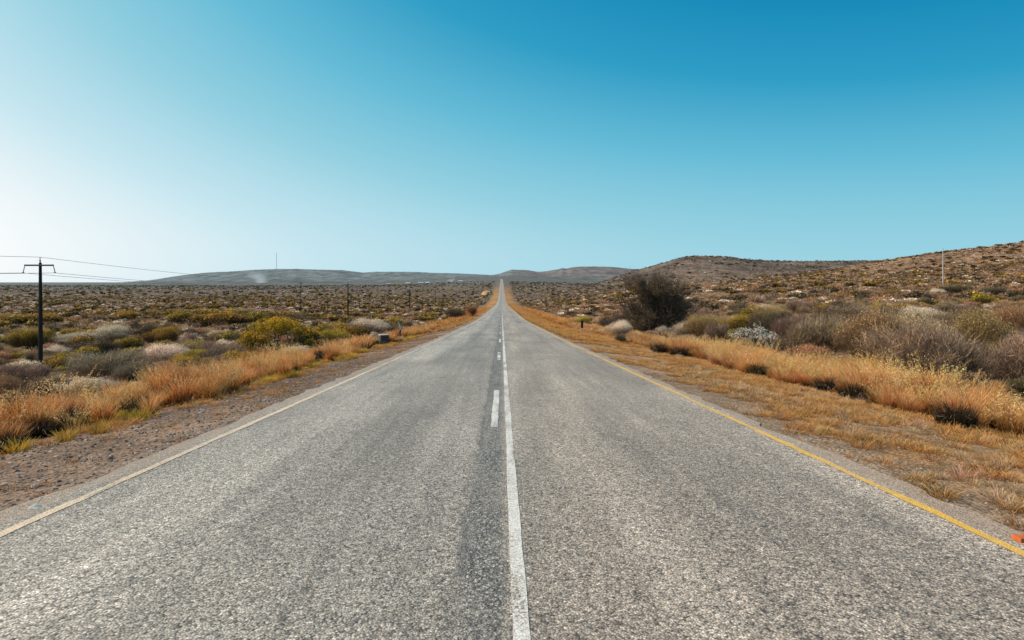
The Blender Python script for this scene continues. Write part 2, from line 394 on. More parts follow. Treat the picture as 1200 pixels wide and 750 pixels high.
# ------------------------------------------------------------------ ground sheet (one polar grid, split where the hills begin)
def lerp(a, b, t): return a*(1-t)+b*t
def ground_colour(x, y):
    n = fbm(x/2.2, y/2.2, 4); nb = fbm(x/14+5, y/14+9, 4); nh = fbm(x/60+5, y/60+9, 4)
    C = lambda *c: np.array(c)[None, None]
    e = lambda t: t[..., None]
    soil = lerp(C(.25, .13, .07), C(.42, .255, .15), e(smooth(.35, .65, n)))
    soil = lerp(soil, C(.20, .12, .07), e(smooth(.5, .7, nb)*.7))
    # left gravel shoulder and right sandy verge
    gl = smooth(-7.0, -5.9, x+(n-.5)*1.2)*(x < 0)
    grav = lerp(C(.18, .108, .075), C(.33, .21, .14), e(smooth(.35, .7, n)))
    soil = lerp(soil, grav, e(gl))
    gr = (1-smooth(7.5, 9.8, x+(n-.5)*1.2))*(x > 0)
    far = smooth(25, 110, y)
    verge = lerp(lerp(C(.33, .185, .10), C(.48, .305, .185), e(smooth(.35, .65, n))), C(.46, .22, .07), e(smooth(.4, .65, nb)*.5+far*.5))
    soil = lerp(soil, verge, e(gr))
    # beside the far road the shoulder is golden on both sides
    gold = smooth(60, 200, y)*(1-smooth(8.5+.001*y, 11+.006*y, np.abs(x)))*(1-smooth(900, 1500, y)*.6)
    soil = lerp(soil, C(.44, .22, .08), e(gold*.85))
    # gravel fringe that spills onto the seal's edge
    fr = (1-smooth(4.0, 4.7, np.abs(x)+(n-.5)*.9))
    soil = lerp(soil, np.where((x < 0)[..., None], C(.25, .185, .145), C(.34, .235, .165)), e(fr*.7))
    # distance: scrub closes up, then blue haze
    d = np.hypot(x, y)
    scrub = lerp(C(.115, .072, .048), C(.23, .145, .092), e(smooth(.35, .65, nh*.5+n*.5)))
    rightside = smooth(.13, .3, x/np.clip(y, 1, None))
    scrub = lerp(scrub, lerp(C(.21, .115, .062), C(.40, .235, .13), e(smooth(.45, .62, fbm(x/9, y/9, 4)))), e(rightside*.75))
    soil = lerp(soil, scrub, e(smooth(120, 420, d)*(1-gold)))
    brown = np.exp(-((y-1400)/420)**2)*smooth(.08, .2, x/np.clip(y, 1, None))
    bc = lerp(C(.115, .083, .068), C(.205, .145, .112), e(smooth(.4, .62, fbm(x/50, y/35, 5))))
    bc = lerp(bc, C(.07, .06, .055), e(smooth(.52, .66, fbm(x/110+3, y/90, 4))*.75))
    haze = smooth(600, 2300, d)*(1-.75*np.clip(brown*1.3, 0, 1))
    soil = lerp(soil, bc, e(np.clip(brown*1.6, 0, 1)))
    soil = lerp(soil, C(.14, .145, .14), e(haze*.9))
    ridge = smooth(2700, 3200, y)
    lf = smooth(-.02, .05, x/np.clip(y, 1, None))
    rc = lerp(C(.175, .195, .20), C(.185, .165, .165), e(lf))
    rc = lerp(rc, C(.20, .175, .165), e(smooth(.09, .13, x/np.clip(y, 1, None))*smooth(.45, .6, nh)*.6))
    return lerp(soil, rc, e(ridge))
def build_ground():
    fine = np.arange(-47, 47.001, .15)
    coarse = np.arange(50, 311, 4.)
    ang = np.radians(np.concatenate([fine, coarse])); na = len(ang)
    r = np.concatenate([1.2*1.0145**np.arange(0, 640)]); r = r[r < 12000]; nr = len(r)
    A, R = np.meshgrid(ang, r)
    X = R*np.sin(A); Y = R*np.cos(A)
    Z = terrain(X, Y)
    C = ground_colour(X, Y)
    V = np.stack([X, Y, Z], -1).reshape(-1, 3); Cc = C.reshape(-1, 3)
    i = np.arange(nr-1)[:, None]*na; j = np.arange(na)[None]; k = (j+1) % na
    Q = np.stack([i+j, i+k, i+na+k, i+na+j], -1).reshape(-1, 4)[:, ::-1]
    c = len(V); V = np.concatenate([V, [[0, 0, -.05]]]); Cc = np.concatenate([Cc, [[.2, .15, .12]]])
    T = np.array([(c, (q+1) % na, q) for q in range(na)])
    yc = V[Q][:, :, 1].mean(1); xc = V[Q][:, :, 0].mean(1)
    hill = (yc > 2750)
    brown = (~hill) & (yc > 1000) & (xc/np.clip(yc, 1, None) > .16)
    def sub(mask, name, mat, tri=None):
        q = Q[mask]; used, inv = np.unique(q, return_inverse=True)
        T2 = None
        if tri is not None:
            used = np.unique(np.concatenate([used, tri.ravel()])); remap = np.zeros(len(V), int); remap[used] = np.arange(len(used))
            q2 = remap[q]; T2 = remap[tri]
        else: q2 = inv.reshape(-1, 4)
        me = make_mesh(name, V[used], q2, T2, Cc[used], mat, True)
        return put(name, me, kind='structure')
    o = sub(~hill & ~brown, 'ground', M_GROUND, T); o['label'] = 'dry sandy ground falling away beside the road'
    o = sub(brown, 'hills', M_HILL); o['label'] = 'brown flat-topped hill behind the thorn tree'
    o = sub(hill, 'hills', M_HILL); o['label'] = 'low blue-grey hills along the horizon'
build_ground()

# ------------------------------------------------------------------ road and markings
RY = np.concatenate([np.arange(-40, 60, .12), np.arange(60, 200, .5), np.arange(200, 800, 2.), np.arange(800, 3300, 8.)])
def strip(name, xl, xr, lift, mat, y0=-40, y1=3290, nx=2, label=None):
    ys = RY[(RY >= y0) & (RY <= y1)]
    ys = np.unique(np.concatenate([[y0], ys, [y1]]))
    xl = xl(ys) if callable(xl) else np.full(len(ys), xl); xr = xr(ys) if callable(xr) else np.full(len(ys), xr)
    t = np.linspace(0, 1, nx)[None]
    X = xl[:, None]*(1-t)+xr[:, None]*t; Y = np.repeat(ys[:, None], nx, 1)
    Zr = ROADZ(Y) + lift(Y) + .0*X
    if name == 'road':     # the seal has a broken edge face that goes into the ground
        X = np.concatenate([X[:, :1]-.03, X, X[:, -1:]+.03], 1); Y = np.concatenate([Y[:, :1], Y, Y[:, -1:]], 1); Zr = np.concatenate([Zr[:, :1]-.16, Zr, Zr[:, -1:]-.16], 1); nx += 2
    n = len(ys)
    i = np.arange(n-1)[:, None]*nx; j = np.arange(nx-1)[None]
    Q = np.stack([i+j, i+j+1, i+nx+j+1, i+nx+j], -1).reshape(-1, 4)
    me = make_mesh(name, np.stack([X, Y, Zr], -1), Q, None, None, mat)
    o = put(name, me, kind='structure')
    if label: o['label'] = label
    return o
lift0 = lambda Y: 0*Y
lift1 = lambda Y: .004+np.clip(Y, 0, 3000)*2.5e-5
strip('road', lambda y: -3.95+.24*(fbm(y*1.7, y*0+3, 5)-.5)+.14*(fbm(y*.2, y*0+9, 3)-.5),
      lambda y: 3.74+.24*(fbm(y*1.7, y*0+31, 5)-.5)+.16*(fbm(y*.2, y*0+19, 3)-.5), lift0, M_ROAD, nx=24, label='straight grey chip-seal road running to the hills')
wob = lambda c, s, a=.018: (lambda y: c+a*(fbm(y*3.1, y*0+s, 3)-.5)+a*1.2*(fbm(y*.35, y*0+s+5, 2)-.5))
strip('road_marking', wob(-3.645, 1, .03), wob(-3.56, 2, .03), lift1, M_CREAM, label='faded pale edge line on the left of the road')
strip('road_marking', wob(3.415, 3, .03), wob(3.50, 4, .03), lift1, M_YELLOW, label='yellow edge line on the right of the road')
strip('road_marking', wob(.052, 5, .009), wob(.142, 6, .009), lift1, M_WHITE, label='solid white centre line')
y = 9.5
k = 0
while y < 420:
    strip('road_marking', wob(-.152, 7), wob(-.048, 8), lift1, M_WHITE, y, y+4.5, label='white dash left of the solid centre line')
    y += 13.2; k += 1

# ------------------------------------------------------------------ plant templates
def pick(rng, cols, n):
    cols = np.array(cols); i = rng.integers(0, len(cols), n); j = rng.integers(0, len(cols), n); t = rng.random((n, 1))
    return cols[i]*(1-t)+cols[j]*t

def grass_arrays(seed, n, rad, h, splay, w, cb, cm, ct, curl=.35, two=True, flat=1.0):
    """tuft of blades: returns V, Q, C"""
    r = rg(seed)
    a = r.random(n)*2*math.pi; q = np.sqrt(r.random(n))
    bx = np.cos(a)*q*rad*.45; by = np.sin(a)*q*rad*.45
    hh = h*(.45+.55*r.random(n)**.7)*(1-.25*q)
    lean = splay*(.25+q*.9)*(.6+.8*r.random(n))
    a2 = a+r.normal(size=n)*.5
    dx = np.cos(a2); dy = np.sin(a2)
    ln = np.sqrt(1+lean**2)
    P0 = np.stack([bx, by, np.full(n, -.02)], 1)
    P1 = P0+np.stack([dx*lean*hh*.45/ln, dy*lean*hh*.45/ln, hh*.6/ln**.5], 1)
    P2 = P1+np.stack([dx*(lean*.7+curl*r.random(n))*hh*.6, dy*(lean*.7+curl*r.random(n))*hh*.6, hh*.42*(1-curl*r.random(n))*flat], 1)
    br = (r.random(n) < .13)[:, None]      # broken, drooping blades
    kd = np.stack([np.cos(a2+r.normal(size=n)), np.sin(a2+r.normal(size=n)), -.2-.5*r.random(n)], 1)*(hh*.35)[:, None]
    P2 = np.where(br, P1*np.array([1, 1, .85])+kd, P2); P2[:, 2] = np.maximum(P2[:, 2], .01)
    s = r.normal(size=(n, 3)); s[:, 2] = 0
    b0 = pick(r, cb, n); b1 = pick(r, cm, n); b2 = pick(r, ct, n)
    w = w*(.7+.6*r.random(n))
    return ribbons(P0, P1, P2, w, w*.9, w*.35, s, b0, b1, b2)

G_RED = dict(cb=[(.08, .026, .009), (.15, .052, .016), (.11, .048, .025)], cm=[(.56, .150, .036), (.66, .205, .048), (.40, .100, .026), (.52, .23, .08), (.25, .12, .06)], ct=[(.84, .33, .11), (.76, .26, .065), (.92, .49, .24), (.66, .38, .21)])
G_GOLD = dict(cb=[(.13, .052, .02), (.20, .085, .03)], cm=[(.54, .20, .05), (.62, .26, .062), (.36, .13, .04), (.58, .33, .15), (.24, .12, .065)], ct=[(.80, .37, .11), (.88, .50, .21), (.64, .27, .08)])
G_GREEN = dict(cb=[(.20, .12, .02), (.28, .17, .03)], cm=[(.54, .31, .035), (.62, .36, .05), (.48, .22, .05)], ct=[(.74, .46, .09), (.68, .40, .07)])
G_STRAW = dict(cb=[(.26, .155, .08), (.32, .19, .10)], cm=[(.54, .33, .18), (.62, .40, .23)], ct=[(.78, .55, .35), (.72, .48, .28)])
G_SHADE = dict(cb=[(.02, .014, .010), (.03, .02, .013)], cm=[(.03, .022, .015), (.05, .032, .02)], ct=[(.07, .045, .025), (.16, .09, .045)])

def dome_lobes(r, n, hgt):
    out = []
    for i in range(n):
        a = r.random()*2*math.pi; q = r.random()**.6*.72
        rad = .20+.24*r.random()
        out.append((math.cos(a)*q, math.sin(a)*q, hgt*(.35+.45*r.random()*(1-q*.5)), rad))
    out.append((0, 0, hgt*.5, .50))
    return np.array(out)

def cloud(r, n, lob, hgt, shell, up=.2):
    """points in the shells of the lobes: P, outward N, depth 0 (inside) to 1"""
    w = lob[:, 3]**2; i = r.choice(len(lob), n, p=w/w.sum())
    d = r.normal(size=(n, 3)); d[:, 2] += up; d /= np.linalg.norm(d, axis=1)[:, None]
    q = shell+(1-shell)*r.random(n)**.6
    rad = lob[i, 3]*(1+.18*r.normal(size=n))
    P = lob[i, :3]+d*(q*rad)[:, None]*np.array([1, 1, hgt*.75])
    ok = P[:, 2] > .03*r.random(n)
    return P[ok], d[ok], q[ok], i[ok]

def shrub(seed, kind, detail):
    """unit shrub about 2 wide: (foliage V,Q,C) and (stems Buf)"""
    r = rg(seed); K = KINDS[kind]; h = K['h']
    lob = dome_lobes(r, K['lobes'], h)
    fol = Buf()
    tw = K['twig']; nl = int(detail*(1-tw)); nt_ = int(detail*tw)
    big = math.sqrt(3400/detail)
    if nl:
        P, D, q, i = cloud(r, nl, lob, h, .45)
        c = pick(r, K['leaf'], len(P))
        lt = np.array(K['top']) if 'top' in K else None
        if lt is not None:
            m = np.clip((P[:, 2]/h-K.get('topt', .48))*2.4+.3*(q-.7)*2+.25*r.normal(size=len(P)), 0, 1)[:, None]*K.get('topw', 1.)
            c = c*(1-m)+pick(r, lt, len(P))*m
        c = c*(.75+.5*r.random((len(P), 1)))*(.4+.65*np.clip((q-.45)/.4, 0, 1))[:, None]  # leaves darken towards the inside: self-shadow put into their colour
        V, Q, C = leaf_quads(P, D+.8*r.normal(size=P.shape), K['ls']*big*(.6+.8*r.random(len(P))), r, c, K.get('asp', .6))
        fol.add(V, Q, None, C)
    if nt_:
        P, D, q, i = cloud(r, nt_, lob, h, .15)
        n = len(P)
        dirv = P-np.array([0, 0, -.25]); dirv /= np.linalg.norm(dirv, axis=1)[:, None]
        dirv = dirv+.55*r.normal(size=(n, 3)); dirv[:, 2] += .15; dirv /= np.linalg.norm(dirv, axis=1)[:, None]
        ln = K['tl']*(.5+r.random(n))*min(big, 1.8)
        bend = r.normal(size=(n, 3))*.25
        P0 = P-dirv*ln[:, None]*.5; P1 = P+bend*ln[:, None]*.3; P2 = P+(dirv*.5+bend*.4)*ln[:, None]
        ww = K['tw']*big*(.6+.8*r.random(n))
        c = pick(r, K['tc'], n)*(.7+.6*r.random((n, 1)))
        V, Q, C = ribbons(P0, P1, P2, ww, ww*.8, ww*.3, r.normal(size=(n, 3)), c*.75, c, c*1.12)
        fol.add(V, Q, None, C)
    if 'heads' in K and (detail > 1000 or kind == 'pale'):
        nh = int(detail*K['heads'])
        P, D, q, i = cloud(r, nh*2, lob, h, .84, .8)
        ok = (D[:, 2] > .1) & (P[:, 2] > .35*h); P = P[ok]; D = D[ok]
        c = pick(r, K['top'], len(P))*(.85+.3*r.random((len(P), 1)))
        V, Q, C = leaf_quads(P, D*.6+np.array([0, 0, .7])+.6*r.normal(size=P.shape), K['ls']*big*(.7+.8*r.random(len(P))), r, c, .75)
        fol.add(V, Q, None, C)
    for a_ in range(len(fol.C)): fol.C[a_] = fol.C[a_]*(.38+.72*np.clip(fol.V[a_][:, 2:3]/(h*.8), 0, 1))  # dark base, lighter top: shade and sunlit tops put into the colour
    st = Buf()
    for b in range(9 if detail > 1200 else 4):
        L0 = lob[r.integers(len(lob))]
        e = L0[:3]+r.normal(size=3)*.12; e[2] = max(e[2], .2)
        m = e*np.array([.45, .45, .5])+r.normal(size=3)*.05
        s0 = np.array([r.normal()*.06, r.normal()*.06, -.08])
        st.tube([s0, (s0+m)/2+r.normal(size=3)*.02, m, (m+e)/2+r.normal(size=3)*.04, e], [.024, .019, .015, .010, .004], K['stem'], 5, False)
        for s in range(3):
            p = m+(e-m)*r.random(); q2 = p+r.normal(size=3)*np.array([.22, .22, .1])+np.array([0, 0, .18])
            st.tube([p, (p+q2)/2+r.normal(size=3)*.03, q2], [.009, .006, .003], K['stem'], 4, False)
    return fol, st

KINDS = {
    # leafless grey-purple twiggy bush
    'grey':  dict(h=1.0, lobes=10, twig=.82, ls=.04, tl=.34, tw=.010, leaf=[(.40, .23, .08), (.26, .16, .065), (.13, .09, .05)], tc=[(.34, .205, .145), (.48, .31, .215), (.14, .09, .075), (.60, .42, .28), (.46, .26, .13), (.08, .06, .05)], stem=(.13, .10, .085)),
    # yellow-topped olive bush
    'olive': dict(h=.95, lobes=11, twig=.14, ls=.07, tl=.3, tw=.012, leaf=[(.11, .075, .022), (.16, .105, .028), (.06, .045, .02)], top=[(.50, .29, .03), (.60, .35, .035), (.34, .205, .03)], topw=.85, heads=.12, tc=[(.26, .17, .10)], stem=(.06, .05, .035)),
    # dark green-black bush
    'dark':  dict(h=.95, lobes=11, twig=.25, ls=.065, tl=.3, tw=.011, leaf=[(.045, .036, .022), (.07, .055, .03), (.10, .075, .036)], top=[(.30, .195, .085), (.20, .14, .055)], topw=.7, tc=[(.24, .165, .12)], stem=(.05, .04, .035)),
    # rust-brown bush
    'brown': dict(h=.9, lobes=10, twig=.5, ls=.048, tl=.32, tw=.010, leaf=[(.38, .19, .07), (.50, .25, .085), (.22, .12, .05), (.14, .085, .045)], tc=[(.54, .30, .15), (.34, .195, .11), (.64, .38, .18), (.16, .10, .07)], top=[(.60, .34, .15), (.70, .42, .20)], topw=.4, heads=.07, stem=(.10, .07, .055)),
    # pale dry-flowered bush
    'pale':  dict(h=.8, lobes=11, twig=.25, ls=.055, tl=.26, tw=.011, leaf=[(.30, .21, .14), (.16, .115, .08), (.46, .33, .23)], top=[(.92, .70, .51), (.95, .77, .59), (.78, .56, .38)], topw=1., topt=.36, heads=.15, tc=[(.60, .44, .30), (.36, .25, .17)], stem=(.12, .095, .07)),
    # low grey-green karoo bush
    'low':   dict(h=.7, lobes=9, twig=.45, ls=.05, tl=.24, tw=.010, leaf=[(.30, .20, .11), (.40, .27, .145), (.18, .125, .075)], tc=[(.54, .37, .23), (.36, .25, .16), (.18, .13, .09)], top=[(.52, .37, .20), (.62, .45, .27)], topw=.4, heads=.08, stem=(.10, .08, .06)),
}
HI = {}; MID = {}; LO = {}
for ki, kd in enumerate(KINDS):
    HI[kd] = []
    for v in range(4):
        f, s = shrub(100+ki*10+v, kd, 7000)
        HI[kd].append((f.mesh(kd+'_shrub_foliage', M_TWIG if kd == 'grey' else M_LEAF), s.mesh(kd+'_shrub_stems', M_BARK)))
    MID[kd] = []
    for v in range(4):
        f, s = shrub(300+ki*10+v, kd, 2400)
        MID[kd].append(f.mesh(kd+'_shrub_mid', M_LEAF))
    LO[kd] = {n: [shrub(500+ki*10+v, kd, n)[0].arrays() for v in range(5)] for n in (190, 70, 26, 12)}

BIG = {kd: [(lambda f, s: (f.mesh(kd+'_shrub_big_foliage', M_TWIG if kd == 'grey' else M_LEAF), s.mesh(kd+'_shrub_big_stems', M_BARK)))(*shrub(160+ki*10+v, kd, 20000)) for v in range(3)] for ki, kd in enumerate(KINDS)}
KLAB = {
 'grey':  ('grey_shrub', 'shrub', 'leafless grey twiggy shrub'),
 'olive': ('olive_shrub', 'shrub', 'olive shrub with yellowish top'),
 'dark':  ('dark_shrub', 'shrub', 'dark green almost black dense shrub'),
 'brown': ('brown_shrub', 'shrub', 'rusty brown dry shrub'),
 'pale':  ('pale_shrub', 'shrub', 'pale cream dry-flowered shrub'),
 'low':   ('low_shrub', 'shrub', 'low grey-green rounded shrub'),
}
PARTN = {'grey': 'twigs'}
counts = {}
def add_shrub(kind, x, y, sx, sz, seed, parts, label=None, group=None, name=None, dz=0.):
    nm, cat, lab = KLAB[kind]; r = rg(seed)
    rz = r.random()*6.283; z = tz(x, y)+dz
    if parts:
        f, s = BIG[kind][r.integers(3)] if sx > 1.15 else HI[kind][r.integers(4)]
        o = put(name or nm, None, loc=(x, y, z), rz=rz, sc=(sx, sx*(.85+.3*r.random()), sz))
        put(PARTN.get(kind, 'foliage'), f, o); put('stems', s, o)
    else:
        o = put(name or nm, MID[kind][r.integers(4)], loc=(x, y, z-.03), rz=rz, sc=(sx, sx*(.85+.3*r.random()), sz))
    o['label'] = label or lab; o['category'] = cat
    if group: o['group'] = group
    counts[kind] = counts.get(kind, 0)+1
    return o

def at(px, Y): return (px-VX)/F*Y
KEEP = []       # (x, y, radius): places the random scrub keeps clear of
def lm(kind, px, Y, wpx, hpx, label, seed, parts=True, name=None):
    """a landmark shrub of the photo, wpx wide and hpx tall in the picture"""
    x = at(px, Y); d = Y/F
    KEEP.append((x, Y, wpx*d*.42))
    add_shrub(kind, x, Y, wpx*d/1.75, hpx*d/(KINDS[kind]['h']*1.12), seed, parts, label, None, name)

KEEP += [(-33.8, 50., 1.3), (-32.6, 48.2, 1.2), (-31.5, 46.5, 1.1)]     # open ground at the nearest pole's foot
# ---- landmark shrubs, right of the road
lm('grey', 1095, 22, 165, 96, 'large leafless purple-grey bush behind the tall grass at the right', 1)
lm('grey', 1200, 21, 120, 92, 'purple-grey thorny bush cut by the right edge of the photo', 2)
lm('brown', 1030, 28, 105, 84, 'orange-brown bush between two grey bushes behind the right grass belt', 3)
lm('grey', 960, 32, 100, 68, 'dark grey twiggy bush right of the white-flowered bush', 4)
lm('dark', 905, 47, 60, 46, 'dark green bush rising behind the white-flowered bush', 5)
lm('brown', 828, 52, 62, 38, 'brown bush leaning against the right foot of the big thorn tree', 6)
lm('pale', 802, 54, 44, 26, 'pale cream bush at the right foot of the thorn tree', 7)
lm('olive', 862, 50, 46, 36, 'olive bush left of the white-flowered bush', 8)
lm('pale', 1165, 34, 66, 30, 'cream-flowered bush above the grey bush at far right', 9)
lm('olive', 1185, 28, 60, 34, 'yellowish bush low at the right edge under the cream bush', 10)
lm('dark', 1115, 120, 36, 17, 'dark bush at the foot of the pale pole on the hillside', 11)
lm('dark', 1160, 115, 34, 15, 'second dark bush right of the pale hillside pole', 12)
lm('pale', 1098, 118, 20, 12, 'small cream bush left of the pale hillside pole foot', 13)
lm('dark', 985, 38, 80, 62, 'blackish bush behind the grey twiggy bush on the right', 14)
lm('pale', 722, 50, 40, 26, 'pale silvery grass-like bush left of the thorn tree', 15)
lm('dark', 729, 42, 18, 14, 'small dark bush in front of the thorn tree in the verge grass', 16)
lm('dark', 715, 78, 30, 22, 'dark bush touching the left side of the thorn tree', 17)
lm('olive', 680, 88, 26, 16, 'olive bush on the plain above the black marker plate', 18)
lm('low', 1075, 33, 90, 62, 'tawny bush filling the gap behind the orange-brown bush on the right', 19)
lm('brown', 1135, 30, 90, 78, 'golden-brown bush rising behind the big purple-grey bush', 20)
lm('grey', 930, 40, 70, 50, 'greyish tangled bush behind and right of the white-flowered bush', 51)
lm('low', 1010, 44, 80, 52, 'olive-brown tangled bush higher up behind the blackish bush', 52)
lm('pale', 1085, 62, 60, 24, 'cream bush on the slope above the golden-brown bush on the right', 53)
lm('brown', 1180, 46, 90, 44, 'rusty bush at the right edge above the cream-flowered bush', 54)
lm('brown', 905, 66, 60, 30, 'rusty bush on the slope behind the dark green bush', 55)
lm('pale', 850, 62, 44, 20, 'pale bush on the slope behind the olive bush', 56)
# ---- landmark shrubs, left of the road
lm('grey', 122, 31, 110, 46, 'dark purple-grey bush right of the nearest power pole', 21)
lm('grey', 12, 27, 80, 52, 'dark grey bush cut by the left edge of the photo', 22)
lm('grey', 255, 33, 70, 36, 'dark grey bush left of the yellow tree', 23)
lm('olive', 38, 66, 52, 34, 'yellow-topped bush just left of the nearest power pole', 24)
lm('dark', 178, 76, 56, 32, 'dark bush with a yellow cap between power pole and yellow tree', 25)
lm('olive', 190, 72, 44, 28, 'yellow-brown bush beside the dark bush between pole and tree', 26)
lm('pale', 98, 72, 66, 20, 'long low white-flowered bush right of the power pole, nearer half', 27)
lm('pale', 134, 75, 46, 27, 'long low white-flowered bush right of the power pole, farther half', 28)
lm('pale', 68, 58, 40, 21, 'small pale bush at the right foot of the power pole', 29)
lm('pale', 205, 40, 76, 34, 'straw-pale rounded bush at the edge of the orange grass', 30)
lm('olive', 398, 47, 36, 28, 'yellow-olive bush right of the yellow tree', 31)
lm('pale', 440, 64, 60, 26, 'silvery pale bush behind the concrete block', 32)
lm('dark', 462, 66, 30, 15, 'dark bush behind the crooked grey stump', 33)
lm('pale', 440, 44, 24, 18, 'round greyish bush left of the concrete block', 34)
lm('pale', 350, 30, 38, 24, 'cream flowering bush under the right side of the yellow tree', 35)
lm('dark', 535, 128, 24, 17, 'dark round bush near the road far down the left side', 36)
lm('brown', 553, 140, 22, 17, 'reddish bush by the road far down the left side', 37)
lm('dark', 418, 150, 10, 9, 'small dark round bush right of the second power pole', 38)
lm('dark', 45, 55, 40, 16, 'dark bush at the base of the nearest power pole', 39)
# band of olive bushes on the middle of the left plain
for q, (px, Y, w, h) in enumerate([(215, 118, 46, 20), (240, 112, 40, 20), (268, 108, 50, 24), (292, 122, 46, 22), (250, 135, 44, 18), (318, 128, 40, 17), (300, 110, 36, 20),
                                   (225, 140, 40, 15), (20, 115, 46, 18), (55, 118, 40, 18), (150, 130, 36, 16), (345, 118, 36, 18), (275, 150, 40, 14)]):
    x = at(px, Y); KEEP.append((x, Y, w*Y/F*.42))
    add_shrub('olive' if q % 4 != 3 else 'dark', x, Y, w*Y/F/1.75, h*Y/F/1.05, 60+q, False,
              'olive bush in the dark band of bushes across the left plain' if q % 4 != 3 else 'dark bush in the band of olive bushes across the left plain',
              'olive bushes banding the left plain' if q % 4 != 3 else 'dark bushes in the band on the left plain')

# ------------------------------------------------------------------ white-flowered bush (right)
def white_bush():
    x, Y = at(884, 38), 38.; z = tz(x, Y)
    r = rg(900)
    o = put('flowering_bush', None, loc=(x, Y, z), label='white-flowered spiky bush standing behind the orange grass, right side', category='bush')
    KEEP.append((x, Y, 1.3))
    st = Buf(); fl = Buf(); lf = Buf()
    tips = []
    for b in range(34):
        a = r.random()*6.283; q = r.random()**.6
        e = np.array([math.cos(a)*q*1.15, math.sin(a)*q*.9, .6+1.0*r.random()*(1-.35*q)])
        m = e*np.array([.4, .4, .55])+r.normal(size=3)*.06
        st.tube([(r.normal()*.1, r.normal()*.1, -.1), m*.5+r.normal(size=3)*.03, m, e], [.05, .04, .03, .012], (.10, .085, .07), 5, False)
        tips.append(e)
        for s in range(3):
            e2 = m+(e-m)*r.random()+r.normal(size=3)*np.array([.2, .2, .12])+np.array([0, 0, .2]); tips.append(e2)
            st.tube([m+(e-m)*.3, e2], [.02, .008], (.14, .12, .1), 4, False)
    tips = np.array(tips)
    n = 26
    P = np.repeat(tips, n, 0)+r.normal(size=(len(tips)*n, 3))*np.array([.09, .09, .08]); P = P[P[:, 2] > .35]
    V, Q, C = leaf_quads(P, r.normal(size=P.shape)+np.array([0, 0, .5]), .09*(.6+.8*r.random(len(P))), r, pick(r, [(.56, .47, .39), (.70, .61, .52), (.38, .31, .25)], len(P)), .7)
    fl.add(V, Q, None, C)
    n = 2600; P = r.normal(size=(n, 3))*np.array([.55, .45, .35])+np.array([0, 0, .55]); P = P[P[:, 2] > .02]
    V, Q, C = leaf_quads(P, r.normal(size=P.shape), .10*(.6+.8*r.random(len(P))), r, pick(r, [(.03, .03, .025), (.07, .06, .045), (.12, .10, .08)], len(P)))
    lf.add(V, Q, None, C)
    put('stems', st.mesh('flowering_stems', M_BARK), o); put('flowers', fl.mesh('flowering_flowers', M_LEAF), o); put('foliage', lf.mesh('flowering_leaves', M_LEAF), o)
white_bush()

# ------------------------------------------------------------------ trees
def branch_paths(r, start, direction, length, radius, levels, spread, paths, tips, up=.15, kink=.22):
    p = np.array(start, float); d = np.array(direction, float); d /= np.linalg.norm(d)
    n = 5; pts = [p.copy()]; rads = [radius]
    for i in range(n):
        d = d+r.normal(size=3)*kink*.5; d[2] += up*.3; d /= np.linalg.norm(d)
        p = p+d*length/n; pts.append(p.copy()); rads.append(radius*(1-.62*(i+1)/n))
    paths.append((np.array(pts), np.array(rads)))
    if levels == 0: tips.append((p, d)); return
    k = r.integers(3, 5)
    for b in range(k):
        t = 1. if b == 0 else .35+.6*r.random()
        i = min(int(t*n), n); s = pts[i]
        dd = d+r.normal(size=3)*spread; dd[2] += up
        branch_paths(r, s, dd, length*(.62+.2*r.random()), rads[i]*.7, levels-1, spread, paths, tips, up, kink)

